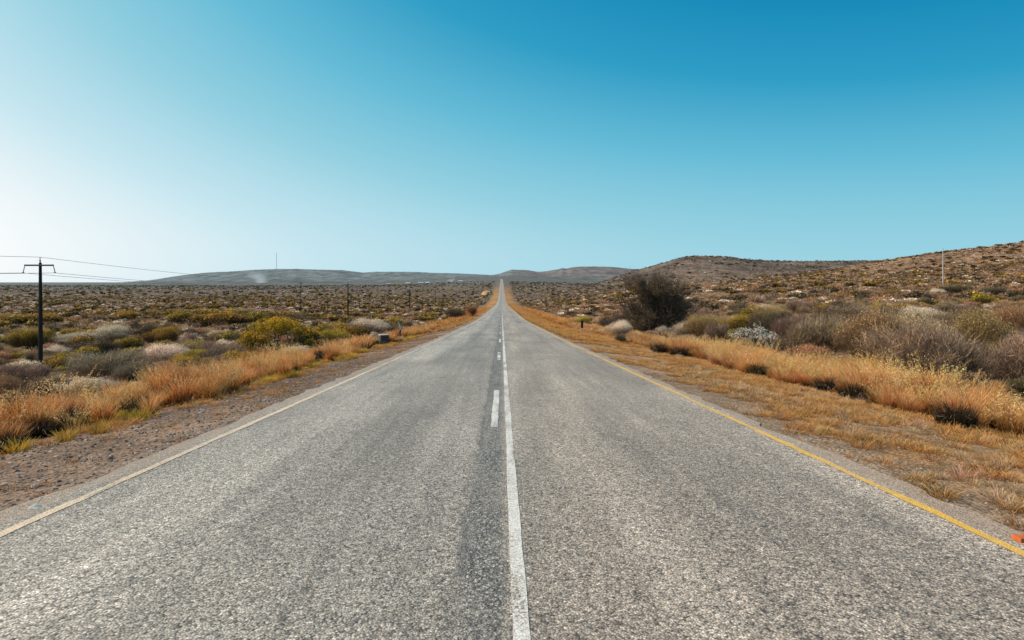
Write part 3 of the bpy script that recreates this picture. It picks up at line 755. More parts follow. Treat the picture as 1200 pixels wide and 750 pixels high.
def thorn_tree():
    Y = 65.; x = at(768, Y); z = tz(x, Y); r = rg(77)
    KEEP.append((x, Y, 2.6))
    o = put('thorn_tree', None, loc=(x, Y, z), label='big dark bushy thorn tree standing right of the road', category='tree')
    paths = []; tips = []
    for b in range(9):
        a = b*.7+r.random()*.4
        branch_paths(r, (math.cos(a)*.12, math.sin(a)*.12, -.15), (math.cos(a)*.75, math.sin(a)*.75, 1.), 2.2, .11, 3, .55, paths, tips, .18, .25)
    w = Buf()
    for P, R in paths: w.tube(P, np.clip(R, .012, None), (.055, .045, .04), 5, False)
    put('trunk', w.mesh('thorn_tree_wood', M_BARK), o)
    T = np.array([t[0] for t in tips]); D = np.array([t[1] for t in tips])
    # the crown: a wide uneven dome filled from many lobes
    lob = []
    for i in range(90):
        a = r.random()*6.283; q = r.random()**.5; hh = r.random()
        lob.append((math.cos(a)*q*2.75*(1-.42*hh)-.25*hh, math.sin(a)*q*2.2*(1-.35*hh), .45+3.7*hh**.9, .22+.55*r.random()**1.3))
    lob = np.array(lob)
    n = 30000
    i = r.integers(0, len(lob), n)
    d = r.normal(size=(n, 3)); d /= np.linalg.norm(d, axis=1)[:, None]
    P = lob[i, :3]+d*(lob[i, 3]*(.3+.7*r.random(n)**.5))[:, None]
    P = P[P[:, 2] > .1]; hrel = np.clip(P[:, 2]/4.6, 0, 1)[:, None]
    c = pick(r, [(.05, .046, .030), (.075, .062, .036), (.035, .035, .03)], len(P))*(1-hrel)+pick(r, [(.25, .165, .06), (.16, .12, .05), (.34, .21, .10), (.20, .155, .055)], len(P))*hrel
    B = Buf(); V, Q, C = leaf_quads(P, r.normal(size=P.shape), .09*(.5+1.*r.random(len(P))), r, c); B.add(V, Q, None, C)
    # fine thorny twigs bristling out of the crown
    n = 5200; i = r.integers(0, len(lob), n); d = r.normal(size=(n, 3)); d[:, 2] += .35; d /= np.linalg.norm(d, axis=1)[:, None]
    S = lob[i, :3]+d*(lob[i, 3]*.6)[:, None]
    out = S-np.array([0, 0, .4]); out /= np.linalg.norm(out, axis=1)[:, None]; d = d*.6+out*.8+r.normal(size=(n, 3))*.3
    ln = .25+.55*r.random(n)
    E = S+d*ln[:, None]
    ok = E[:, 2] > .1; S = S[ok]; E = E[ok]; n = len(S)
    c = pick(r, [(.13, .10, .075), (.20, .145, .10), (.09, .075, .06)], n)
    V, Q, C = ribbons(S, (S+E)/2+r.normal(size=(n, 3))*.04, E, .028, .022, .008, r.normal(size=(n, 3)), c, c, c); B.add(V, Q, None, C)
    for k in range(26):   # long bare shoots above the crown
        a = r.random()*6.283; q = r.random()*1.3; s = np.array([math.cos(a)*q, math.sin(a)*q, 4.0]); e = s+np.array([r.normal()*.3, r.normal()*.3, .45+.75*r.random()])
        B.tube([s, (s+e)/2+r.normal(size=3)*.06, e], [.022, .016, .007], (.11, .085, .065), 4, False)
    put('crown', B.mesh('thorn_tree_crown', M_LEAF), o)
    o.scale = (1.32, 1.25, 1.2)
thorn_tree()

def yellow_tree():
    Y = 36.; x = at(333, Y); z = tz(x, Y); r = rg(31)
    KEEP.append((x, Y, 2.9)); KEEP.append((x+.6, Y-2., 1.6)); KEEP.append((x+1.1, Y-4., 1.3))
    o = put('yellow_tree', None, loc=(x, Y, z), label='small spreading tree with yellow-green crown behind the left grass', category='tree')
    w = Buf(); paths = []; tips = []
    branch_paths(r, (.12, 0, -.15), (.12, 0, 1), 1.05, .085, 3, .6, paths, tips, .1, .3)
    branch_paths(r, (.05, .1, -.15), (-.75, .1, 1), 1.15, .075, 3, .6, paths, tips, .08, .3)
    branch_paths(r, (.15, 0, .0), (.8, -.1, 1), 1.0, .06, 3, .6, paths, tips, .08, .3)
    for P, R in paths: w.tube(P, np.clip(R, .007, None), (.05, .042, .036), 6, False)
    put('trunk', w.mesh('yellow_tree_wood', M_BARK), o)
    # umbrella crown: lobes along an arched, left-leaning canopy
    lob = []
    for i in range(64):
        t = r.random()*2-1; s = r.random()*2-1
        cx = t*1.65-.12; cy = s*1.25
        top = 2.12*(1-.42*abs(t+.05)**2.2)-.18*s*s+(.05 if t < 0 else -.05)
        lob.append((cx, cy, top-.30*r.random()**1.4-(.9*r.random() if t < -.45 else 0)-.22, .20+.17*r.random()))
    lob = np.array(lob)
    n = 15000; i = r.integers(0, len(lob), n)
    d = r.normal(size=(n, 3)); d[:, 2] *= .7; d /= np.linalg.norm(d, axis=1)[:, None]
    P = lob[i, :3]+d*(lob[i, 3]*(.35+.65*r.random(n)**.5))[:, None]; P = P[P[:, 2] > .05]
    m = np.clip((P[:, 2]-1.15)/.8-.25*P[:, 0]+.3*r.normal(size=len(P)), 0, 1)[:, None]  # yellow grows towards top and sunward left: sunlit side put into leaf colour
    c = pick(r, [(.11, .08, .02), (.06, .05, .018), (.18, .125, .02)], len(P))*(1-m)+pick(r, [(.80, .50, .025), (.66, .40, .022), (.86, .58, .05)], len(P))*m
    B = Buf()
    i = r.integers(0, len(lob), 5200); d = r.normal(size=(5200, 3)); d[:, 2] = np.abs(d[:, 2])+.3; d /= np.linalg.norm(d, axis=1)[:, None]
    PH = lob[i, :3]+d*(lob[i, 3]*1.02)[:, None]; PH = PH[PH[:, 2]+.35*PH[:, 0] < 9]; PH = PH[(PH[:, 2] > .9) | (r.random(len(PH)) < .25)]
    V, Q, C = leaf_quads(PH, r.normal(size=PH.shape)*.6+np.array([-.3, -.2, .8]), .06*(.6+.8*r.random(len(PH))), r, pick(r, [(.95, .60, .03), (.88, .52, .025), (.70, .42, .03)], len(PH))); B.add(V, Q, None, C)
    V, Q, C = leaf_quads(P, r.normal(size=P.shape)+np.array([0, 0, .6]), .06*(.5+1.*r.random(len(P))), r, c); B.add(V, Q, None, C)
    n = 1500; i = r.integers(0, len(lob), n); S = lob[i, :3]; E = S+r.normal(size=(n, 3))*np.array([.2, .2, .14])+np.array([0, 0, .12])
    c = pick(r, [(.10, .08, .05), (.22, .16, .05)], n)
    V, Q, C = ribbons(S, (S+E)/2, E, .016, .012, .005, r.normal(size=(n, 3)), c, c, c); B.add(V, Q, None, C)
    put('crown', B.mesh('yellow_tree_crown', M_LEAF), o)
    o.scale = (1.2, 1.2, 1.18)
    # dark scrubby skirt of the tree at its left foot
    add_shrub('dark', x-.75, Y-.3, .8, .95, 4411, True, 'dark shrub under the left half of the yellow tree')
    add_shrub('grey', x+.95, Y-.1, .75, .8, 4412, True, 'grey twiggy shrub under the right half of the yellow tree')
yellow_tree()

# ------------------------------------------------------------------ random scrub: individuals near, one mass far
def in_frame(x, y, margin=0.):
    u = x/y; return (u > -.735-margin) & (u < .765+margin)
def scrub_points(seed, side, r0, r1, spacing, extra=.0):
    """thinned random points on one side of the road between two distances"""
    r = rg(seed); W = .80
    y = np.sqrt(r.random(400000)*(r1**2-r0**2)+r0**2); u = r.random(len(y))*(.80 if side > 0 else .76)
    area = W/2*(r1**2-r0**2)
    n = int(area/spacing**2*1.9); y = y[:n]; u = u[:n]; x = side*u*y
    lim = (10.8 if side < 0 else 13.2)+.004*y+(fbm(y/9, y*0+side*9, 3)-.5)*2.
    ok = np.abs(x) > lim; x = x[ok]; y = y[ok]
    # grid thinning
    gx = np.floor(x/(spacing*.78)).astype(int); gy = np.floor(y/(spacing*.78)).astype(int)
    _, idx = np.unique(gx*100003+gy, return_index=True)
    idx.sort(); return x[idx], y[idx]

KN = list(KINDS)
def choose_kinds(x, y, r):
    """the mix changes in patches and between the two sides"""
    a = fbm(x/16+3, y/16+8, 3); b = fbm(x/11+30, y/11+60, 3)
    n = len(x); left = x < 0
    P = np.zeros((n, 6))
    base_l = np.array([.10, .10, .18, .31, .19, .13]); base_r = np.array([.15, .03, .17, .40, .14, .12])
    P[:] = np.where(left[:, None], base_l, base_r)
    P[:, 0] *= np.exp(4*(a-.5)); P[:, 1] *= np.exp(8*(b-.5)); P[:, 2] *= np.exp(3*(b-.5)); P[:, 4] *= np.exp(-5*(b-.5)); P[:, 3] *= np.exp(-3*(a-.5))
    P /= P.sum(1)[:, None]
    return (P.cumsum(1) < r.random((n, 1))).sum(1).clip(0, 5)

SZ = {'grey': (.62, .75), 'olive': (.85, .95), 'dark': (.78, .85), 'brown': (.62, .72), 'pale': (.55, .62), 'low': (.5, .55)}
BAND = {(-1, 0): 'in the near scrub left of the road', (-1, 1): 'farther out on the scrub plain left of the road',
        (1, 0): 'in the near scrub right of the road', (1, 1): 'higher up the stony slope right of the road'}
for side in (-1, 1):
    r = rg(1200+side)
    for band, (r0, r1, sp) in enumerate([(15, 44, 1.5), (44, 92, 2.35)]):
        x, y = scrub_points(40+side+band*7, side, r0, r1, sp)
        ok = in_frame(x, y, .03)
        for kx, ky, kr in KEEP: ok &= np.hypot(x-kx, y-ky) > kr
        x = x[ok]; y = y[ok]; kk = choose_kinds(x, y, r)
        for i in range(len(x)):
            kd = KN[kk[i]]; s0, s1 = SZ[kd]
            q = (.55+.75*r.random()**1.3)*(1.5 if band else 1.05)*(1.1 if side > 0 else 1.)
            if counts.get(kd, 0) > 285: kd = 'low' if counts.get('low', 0) < 285 else 'brown'
            add_shrub(kd, x[i], y[i], s0*q*(.9+.4*r.random()), s1*q*(.8+.45*r.random()), 20000+side*5000+band*2500+i, band == 0,
                      KLAB[kd][2]+' '+BAND[(side, band)], KLAB[kd][0].replace('_', ' ')+'s '+BAND[(side, band)])
print('individual shrubs', counts)

def scatter(T, x, y, z, rz, sx, sz, tint):
    """merge copies of template arrays T=(V,Q,T,C) at many places"""
    V, Q, _, C = T; n = len(x); m = len(V)
    c = np.cos(rz)[:, None]; s = np.sin(rz)[:, None]
    X = (V[None, :, 0]*c-V[None, :, 1]*s)*sx[:, None]+x[:, None]
    Y = (V[None, :, 0]*s+V[None, :, 1]*c)*sx[:, None]+y[:, None]
    Z = V[None, :, 2]*sz[:, None]+z[:, None]
    QQ = (Q[None]+(np.arange(n)*m)[:, None, None]).reshape(-1, 4)
    CC = (C[None]*tint[:, None, :]).reshape(-1, 3)
    return np.stack([X, Y, Z], -1).reshape(-1, 3), QQ, CC

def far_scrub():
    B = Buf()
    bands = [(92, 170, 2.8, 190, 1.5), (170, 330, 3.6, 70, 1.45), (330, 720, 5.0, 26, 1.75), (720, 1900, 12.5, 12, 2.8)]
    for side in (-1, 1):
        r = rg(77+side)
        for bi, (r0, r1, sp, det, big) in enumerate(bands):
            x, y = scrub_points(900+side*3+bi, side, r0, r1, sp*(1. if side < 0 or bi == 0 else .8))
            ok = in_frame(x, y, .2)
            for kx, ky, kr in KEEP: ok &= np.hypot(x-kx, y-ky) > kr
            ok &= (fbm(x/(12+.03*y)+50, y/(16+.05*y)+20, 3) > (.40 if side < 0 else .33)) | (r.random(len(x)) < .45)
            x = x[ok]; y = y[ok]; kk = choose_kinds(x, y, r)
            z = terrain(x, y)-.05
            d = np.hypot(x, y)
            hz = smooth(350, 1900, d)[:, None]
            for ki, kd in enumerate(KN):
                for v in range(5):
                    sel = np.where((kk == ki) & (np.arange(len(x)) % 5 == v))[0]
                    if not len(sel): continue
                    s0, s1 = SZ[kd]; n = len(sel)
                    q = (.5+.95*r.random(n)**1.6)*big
                    tint = (.7+.6*r.random((n, 1)))*(1-hz[sel]*np.array([[.25, .05, -.25]]))  # bluer with distance: haze put into the shrub colour
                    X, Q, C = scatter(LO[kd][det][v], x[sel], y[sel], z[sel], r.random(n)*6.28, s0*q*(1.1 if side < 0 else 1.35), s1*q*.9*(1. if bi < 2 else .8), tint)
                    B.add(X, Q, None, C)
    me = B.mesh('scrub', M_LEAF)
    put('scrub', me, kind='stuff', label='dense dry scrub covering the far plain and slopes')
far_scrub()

# ------------------------------------------------------------------ grasses
def noQ(t): V, Q, C = t; return (V, Q, None, C)
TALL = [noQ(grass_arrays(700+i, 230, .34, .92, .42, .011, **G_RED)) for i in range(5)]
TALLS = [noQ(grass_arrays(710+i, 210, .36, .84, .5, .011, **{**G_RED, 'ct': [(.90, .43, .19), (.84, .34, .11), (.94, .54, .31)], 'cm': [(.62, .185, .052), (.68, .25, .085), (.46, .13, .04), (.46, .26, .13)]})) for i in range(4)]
MIDT = [noQ(grass_arrays(720+i, 70, .42, .9, .5, .028, **G_RED)) for i in range(4)]
MIDS = [noQ(grass_arrays(724+i, 70, .42, .85, .5, .028, **G_STRAW)) for i in range(3)]
FART = [noQ(grass_arrays(730+i, 26, .7, .9, .6, .08, **G_RED)) for i in range(4)]
GOLD = [noQ(grass_arrays(740+i, 44, .20, .17, 1.3, .0055, **G_GOLD)) for i in range(6)]
GOLDL = [noQ(grass_arrays(745+i, 34, .24, .2, 1., .016, **G_GOLD)) for i in range(4)]
GREENT = [noQ(grass_arrays(750+i, 110, .22, .30, .8, .008, **G_GREEN)) for i in range(4)]
STRAW = [noQ(grass_arrays(760+i, 60, .20, .26, .8, .008, **G_STRAW)) for i in range(4)]
STRAWL = [noQ(grass_arrays(765+i, 26, .35, .34, .8, .028, **G_STRAW)) for i in range(4)]

def plume(seed):
    r = rg(seed); n = 26; B = Buf()
    a = r.random(n)*6.283; q = np.sqrt(r.random(n))*.3; h = .52+.36*r.random(n); ln = .12+.36*r.random(n)
    P0 = np.stack([np.cos(a)*q*.4, np.sin(a)*q*.4, np.zeros(n)], 1); P1 = P0+np.stack([np.cos(a)*ln*.4, np.sin(a)*ln*.4, h*.6], 1); P2 = P1+np.stack([np.cos(a)*ln*.8, np.sin(a)*ln*.8, h*.4], 1)
    c = pick(r, [(.55, .26, .08), (.62, .36, .15)], n)
    V, Q, C = ribbons(P0, P1, P2, .007, .006, .005, r.normal(size=(n, 3)), c*.6, c, c); B.add(V, Q, None, C)
    m = 14; d = np.repeat(P2-P1, m, 0); t = r.random((n*m, 1))**.7
    P = np.repeat(P1, m, 0)+d*(.35+.7*t)+r.normal(size=(n*m, 3))*.018
    V, Q, C = leaf_quads(P, r.normal(size=P.shape), .030*(.6+.8*r.random(len(P))), r, pick(r, [(.92, .52, .22), (.86, .42, .14), (.95, .66, .38)], len(P)), .4); B.add(V, Q, None, C)
    V, Q, T, C = B.arrays(); return (V, Q, None, C)
SHADET = [noQ(grass_arrays(770+i, 150, .5, .5, .55, .012, **G_SHADE)) for i in range(3)]
PLUME = [plume(780+i) for i in range(5)]
def spread(B, temps, x, y, s, rng, tvar=.25, sink=0.):
    k = rng.integers(0, len(temps), len(x)); z = terrain(x, y)-sink
    for i, T in enumerate(temps):
        m = np.where(k == i)[0]
        if not len(m): continue
        n = len(m); t = 1+tvar*(rng.random((n, 1))*2-1)+.06*rng.normal(size=(n, 3))
        X, Q, C = scatter(T, x[m], y[m], z[m], rng.random(n)*6.28, s[m], s[m]*(.85+.3*rng.random(n)), t)
        B.add(X, Q, None, C)

HOLLOW = [
    (1120, 12.6, .82, 'orange grass tussock with a large black hollow and pale bent stems'),
    (1000, 17., .85, 'orange tussock with a dark foot, left of the black hollow one'),
    (972, 18.8, .8, 'tussock with a dark foot near the middle of the right grass belt'),
    (888, 23., .8, 'dark-footed tussock in front of the white-flowered bush'),
    (795, 31., .95, 'dark-footed orange tussock below the thorn tree, right one'),
    (772, 33., .95, 'dark-footed orange tussock below the thorn tree, left one'),
    (95, 12.2, .66, 'orange tussock with a black foot on the left grass edge'),
    (45, 11., .62, 'reddish tussock with a dark foot nearest the left edge'),
    (215, 16.8, .75, 'reddish tussock beside the dry branch on the left grass edge'),
    (379, 28., .85, 'dark-hearted tussock right of the yellow tree by the gravel'),
    (352, 26., .6, 'small dark-footed tussock below the cream bush under the yellow tree'),
    (8, 9.6, .55, 'dark-footed tussock cut by the left edge of the photo'),
]
def rl(y): return 6.3+(fbm(y/3, y*0+2, 3)-.5)*1.3+.003*np.clip(y, 0, 300)         # inner edge of the left belt
def rr(y): return 8.6+(fbm(y/4, y*0+12, 3)-.5)*1.7-np.clip((y-15)/60, 0, 1)*1.0    # inner edge of the right belt
def grasses():
    r = rg(5)
    tall = Buf()
    def belt(side, y0, y1, dens, temps, width, smin, smax, thr):
        n = int((y1-y0)*width*dens)
        y = y0+(y1-y0)*r.random(n); o = r.random(n)*width
        e = rl(y) if side < 0 else rr(y)
        x = side*(e+o)
        ok = fbm(x/1.1+7, y/1.5+3, 3) > thr-.1*(o > .6)+.12*(o > width*.75)
        for hp, hY, hs, _l in HOLLOW:
            hx = at(hp, hY); ok &= np.hypot(x-hx, y-hY) > .62*hs
            for dd in (.6, 1.2): ok &= np.hypot(x-hx*(1-dd*hs/hY), y-hY+dd*hs) > .5*hs
        for cp, cY, cr_ in ((450, 41., 1.), (469, 50., .9), (682, 58., .8)):
            for dd in (0, 1.4, 2.8, 4.2): ok &= np.hypot(x-at(cp, cY-dd), y-cY+dd) > cr_
        x = x[ok]; y = y[ok]; o = o[ok]
        s = smin+(smax-smin)*r.random(len(x))
        s *= np.where(o < .5, .72, 1.)*(.35+1.25*fbm(x/1.5+31, y/1.5+17, 3))
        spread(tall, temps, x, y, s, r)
    # left
    belt(-1, 7, 30, 4.4, TALL, 3.0, .66, 1.05, .49); belt(-1, 7, 30, 1.4, TALLS, 4.4, .6, .9, .46); belt(-1, 7, 34, 1.5, PLUME, 3.6, .7, 1.0, .44)
    belt(-1, 30, 75, 3.0, MIDT, 3.0, .7, 1.0, .40); belt(-1, 30, 75, .8, MIDS, 3.4, .6, .9, .42)
    belt(-1, 75, 330, 1.1, FART, 4.0, .8, 1.05, .34)
    # right
    belt(1, 5, 34, 4.2, TALLS, 4.8, .75, 1.12, .47); belt(1, 5, 34, 3.0, TALL, 4.4, .72, 1.1, .50); belt(1, 5, 38, 2.6, PLUME, 5.2, .8, 1.12, .40)
    belt(1, 34, 80, 2.6, MIDT, 4.4, .75, 1.05, .36); belt(1, 34, 80, 1.4, MIDS, 4.6, .7, 1., .38)
    belt(1, 80, 330, 1.0, FART, 4.6, .8, 1.05, .34)
    for side in (-1, 1):       # near-black tufts: shade between the clumps put into blade colour
        n = 120 if side < 0 else 75; y = 6+48*r.random(n); x = side*((rl(y) if side < 0 else rr(y))+.25+2.2*r.random(n))
        spread(tall, SHADET, x, y, .5+.6*r.random(n), r, .3)
    put('tall_grass', tall.mesh('tall_grass', M_GRASS), kind='stuff', label='belts of tall orange grass along both sides of the road')
    short = Buf()
    # right verge: patchy golden tufts
    def patch(x, y, thr, sc=1.4): return fbm(x/sc+11, y/sc+5, 3) > thr
    n = 15000; y = 3+44*r.random(n)**1.15; x = 3.8+(rr(y)-3.0)*r.random(n)
    ok = (.55*fbm(x/.45+11, y/.45+5, 3)+.45*fbm(x/2.2+1, y/2.2+5, 3)) > .565-.05*np.clip(x-3.9, 0, 4); x = x[ok]; y = y[ok]
    spread(short, GOLD, x, y, .3+.85*r.random(len(x))**1.5, r, .4)
    n = 1500; y = 4+30*r.random(n); x = 4.3+(rr(y)-3.9)*r.random(n); ok = patch(x, y, .55, .8)
    spread(short, STRAW, x[ok], y[ok], .35+.5*r.random(ok.sum()), r, .3)
    n = 6500; y = 40+100*r.random(n)**1.2; x = 3.95+(rr(y)-3.6)*r.random(n); ok = patch(x, y, .40)
    spread(short, GOLDL, x[ok], y[ok], .8+.7*r.random(ok.sum()), r, .3)
    n = 5000; y = 140+320*r.random(n); x = 4.1+5*r.random(n)
    spread(short, GOLDL, x, y, 1.3+1.*r.random(n), r, .3)
    # left shoulder: a few flat tufts, then a yellow-green fringe
    n = 1100; y = 4.5+45*r.random(n); x = -(4.05+2.6*r.random(n)); ok = patch(x, y, .49, .6)
    spread(short, GOLD, x[ok], y[ok], .35+.5*r.random(ok.sum()), r, .3)
    n = 600; y = 6+54*r.random(n); x = -(rl(y)-.35+.9*r.random(n)); ok = patch(x, y, .61, 1.2)
    spread(short, GREENT, x[ok], y[ok], .5+.6*r.random(ok.sum()), r, .25)
    n = 1700; y = 6+60*r.random(n); x = -(rl(y)-.5+.9*r.random(n)); ok = patch(x, y, .47, .7)
    spread(short, GOLD, x[ok], y[ok], .5+.8*r.random(ok.sum()), r, .35)
    n = 3500; y = 60+260*r.random(n); x = -(5.0+2.8*r.random(n))
    spread(short, GOLDL, x, y, 1.0+.9*r.random(n), r, .3)
    put('short_grass', short.mesh('short_grass', M_GRASS), kind='stuff', label='short golden grass tufts over the verges')
    straw = Buf()
    for side in (-1, 1):
        n = 4200; y = 14+46*r.random(n)**.8; x = side*(9.6+(y*.74-9.6).clip(2, None)*r.random(n))
        ok = in_frame(x, y, .05) & patch(x, y, .42, 4.)
        spread(straw, STRAW, x[ok], y[ok], .7+.9*r.random(ok.sum()), r, .35)
        n = 6500; y = 60+90*r.random(n); x = side*(11+(y*.76-11)*r.random(n))
        ok = patch(x, y, .42, 6.)
        spread(straw, STRAWL, x[ok], y[ok], .9+1.2*r.random(ok.sum()), r, .35)
    put('straw_grass', straw.mesh('straw_grass', M_GRASS), kind='stuff', label='pale straw grass between the shrubs')
grasses()

# individual tussocks
def hollow_arrays(seed):
    r = rg(seed)
    a = grass_arrays(seed, 520, .78, .72, .38, .012, **G_SHADE)  # near-black inner blades: shadow in the hollow put into their colour
    V, Q, C = grass_arrays(seed+1, 420, .62, .95, .5, .010, **G_RED)
    # the tall blades stand on the far and sunward side; the near side is open and dark
    bx = V.reshape(-1, 6, 3)[:, 0]
    keep = (bx[:, 1]-.35*bx[:, 0]) > -.03+.06*r.normal(size=len(bx))
    V = V.reshape(-1, 6, 3)[keep].reshape(-1, 3); C = C.reshape(-1, 6, 3)[keep].reshape(-1, 3); Q = Q[:2*keep.sum()]
    V = V+np.array([0, .26, 0])
    n = 16; ang = r.random(n)*6.28; P0 = np.stack([np.cos(ang)*.12, np.sin(ang)*.12, np.full(n, .02)], 1)
    P1 = P0+np.stack([np.cos(ang)*.15, np.sin(ang)*.15-.06, .22+.12*r.random(n)], 1); P2 = P1+np.stack([np.cos(ang)*.2, np.sin(ang)*.2-.06, -.12*r.random(n)], 1)
    c = pick(r, [(.45, .33, .2), (.6, .47, .32)], n)
    s = ribbons(P0, P1, P2, .012, .011, .006, r.normal(size=(n, 3)), c, c, c)
    return a, (V, Q, C), s
hol = []
for i in range(3):
    a, b, s = hollow_arrays(8000+i*10)
    hol.append([make_mesh(nm, t[0], t[1], None, t[2], M_GRASS) for nm, t in (('tussock_core', a), ('tussock_blades', b), ('tussock_stems', s))])
def hollow(x, y, s, label, seed, group=None):
    r = rg(seed); o = put('grass_tussock', None, loc=(x, y, tz(x, y)), rz=-.5*(x > 0)+.5*(x < 0)+r.normal()*.25, sc=(s, s, s), label=label, category='grass tussock', group=group)
    for nm, me in zip(('core', 'blades', 'stems'), hol[seed % 3]): put(nm, me, o)
for q, (px, Y, s, lab) in enumerate(HOLLOW): hollow(at(px, Y), Y, s, lab, q)
TM = [make_mesh('golden_tuft_blades', *GOLD[i][:2], None, GOLD[i][3], M_GRASS) for i in range(4)]
GM = [make_mesh('green_tuft_blades', *GREENT[i][:2], None, GREENT[i][3], M_GRASS) for i in range(4)]
for q, (px, Y, s, lab) in enumerate([(1093, 8.0, 1.1, 'golden tuft alone on the sandy right verge, nearest of the row'), (1040, 9.4, 1.0, 'golden tuft on the right verge up-road of the nearest one'),
                                     (1155, 7.2, 1.15, 'flat tan tuft on the sand below the black hollow tussock'), (1000, 11.2, 1.1, 'golden tuft in the middle of the right verge')]):
    x = at(px, Y); put('grass_tuft', TM[q % 4], loc=(x, Y, tz(x, Y)), sc=(s, s, s), label=lab, category='grass tuft')
for q, (px, Y, s, lab) in enumerate([(52, 6.1, .8, 'flat brown tuft on the left gravel close to the edge line'), (76, 10.0, 1., 'yellow-green tuft at the foot of the left grass belt'),
                                     (245, 14.6, .85, 'small bright yellow tuft by the dry branch'), (282, 17.4, .8, 'bright yellow tuft right of the dry branch'), (22, 9.2, 1., 'spiky yellow tuft under the reddish tussock at left')]):
    x = at(px, Y); put('grass_tuft', (TM if q == 0 else GM)[q % 4], loc=(x, Y, tz(x, Y)), sc=(s, s, s*(.6 if q == 0 else 1)), label=lab, category='grass tuft')

# ------------------------------------------------------------------ stones and gravel
def ico():
    t = (1+5**.5)/2
    V = np.array([(-1, t, 0), (1, t, 0), (-1, -t, 0), (1, -t, 0), (0, -1, t), (0, 1, t), (0, -1, -t), (0, 1, -t), (t, 0, -1), (t, 0, 1), (-t, 0, -1), (-t, 0, 1)], float)
    T = np.array([(0, 11, 5), (0, 5, 1), (0, 1, 7), (0, 7, 10), (0, 10, 11), (1, 5, 9), (5, 11, 4), (11, 10, 2), (10, 7, 6), (7, 1, 8), (3, 9, 4), (3, 4, 2), (3, 2, 6), (3, 6, 8), (3, 8, 9), (4, 9, 5), (2, 4, 11), (6, 2, 10), (8, 6, 7), (9, 8, 1)])
    return V/np.linalg.norm(V[0]), T
IV, IT = ico()
def gravel():
    r = rg(66); B = Buf()
    def lot(x, y, smin, smax, cols):
        n = len(x); z = terrain(x, y)
        s = smin+(smax-smin)*r.random(n)**2.5
        V = IV[None]*(1+.28*r.normal(size=(n, 12, 1)))*s[:, None, None]*(.7+.6*r.random((n, 1, 3)))*np.array([1, 1, .6])
        V = V+np.stack([x, y, z+s*.2], 1)[:, None]
        T = (IT[None]+(np.arange(n)*12)[:, None, None]).reshape(-1, 3)
        B.add(V.reshape(-1, 3), None, T, np.repeat(pick(r, cols, n), 12, 0))
    lc = [(.28, .195, .155), (.38, .28, .225), (.16, .11, .095), (.50, .39, .32)]
    n = 16000; y = 4+30*r.random(n)**1.5; lot(-(3.9+3.0*r.random(n)), y, .004, .024, lc)
    n = 2500; y = 3.5+24*r.random(n)**1.5; lot(3.85+3.0*r.random(n)**1.5, y, .004, .018, [(.42, .33, .26), (.3, .22, .17), (.5, .42, .35)])
    n = 130; y = 5+26*r.random(n); lot(-(4.1+2.7*r.random(n)), y, .02, .045, lc+[(.5, .45, .4)])
    put('gravel', B.mesh('gravel', M_STONE), kind='stuff', label='loose stones on the road shoulders')
gravel()

def lumpy(seed, d, cols, mat, name, sub=2):
    r = rg(seed); V, T = IV.copy(), IT.copy()
    for _ in range(sub):
        mid = {}; VV = list(V); TT = []
        def m(a, b):
            k = (min(a, b), max(a, b))
            if k not in mid: p = VV[a]+VV[b]; mid[k] = len(VV); VV.append(p/np.linalg.norm(p))
            return mid[k]
        for a, b, c in T:
            ab, bc, ca = m(a, b), m(b, c), m(c, a); TT += [(a, ab, ca), (b, bc, ab), (c, ca, bc), (ab, bc, ca)]
        V, T = np.array(VV), np.array(TT)
    k = 1+1.1*(fbm(V[:, 0]*1.7+seed, V[:, 1]*1.3+V[:, 2]*1.7, 3)-.5)
    V = V*k[:, None]*np.array(d)
    return make_mesh(name, V, None, T, np.tile(np.array(cols), (len(V), 1)), mat, False)
x, Y = at(180, 25.), 25.
put('boulder', lumpy(3, (.17, .12, .11), (.60, .50, .42), M_STONE, 'boulder_pale'), loc=(x, Y, tz(x, Y)+.30), label='pale boulder showing above the left orange grass', category='boulder')
x, Y = at(45, 5.9), 5.9
put('stone', lumpy(4, (.07, .05, .035), (.5, .46, .42), M_STONE, 'stone_pale', 1), loc=(at(42, 5.6), 5.6, tz(at(42, 5.6), 5.6)+.015), label='pale flat stone on the left gravel beside the edge line', category='stone')
# dry fallen branch on the left grass edge
def dead_branch():
    Y = 15.6; x = at(258, Y); r = rg(9); B = Buf(); paths = []; tips = []
    branch_paths(r, (-.5, 0, .05), (1, .1, .35), .8, .02, 2, .5, paths, tips, -.05, .5)
    for P, R in paths: B.tube(P, np.clip(R, .005, None), (.36, .28, .2), 5, False)
    put('dry_branch', B.mesh('dry_branch', M_BARK), loc=(x, Y, tz(x, Y)+.03), label='dry grey branch lying on the left gravel edge by the orange grass', category='branch')
dead_branch()

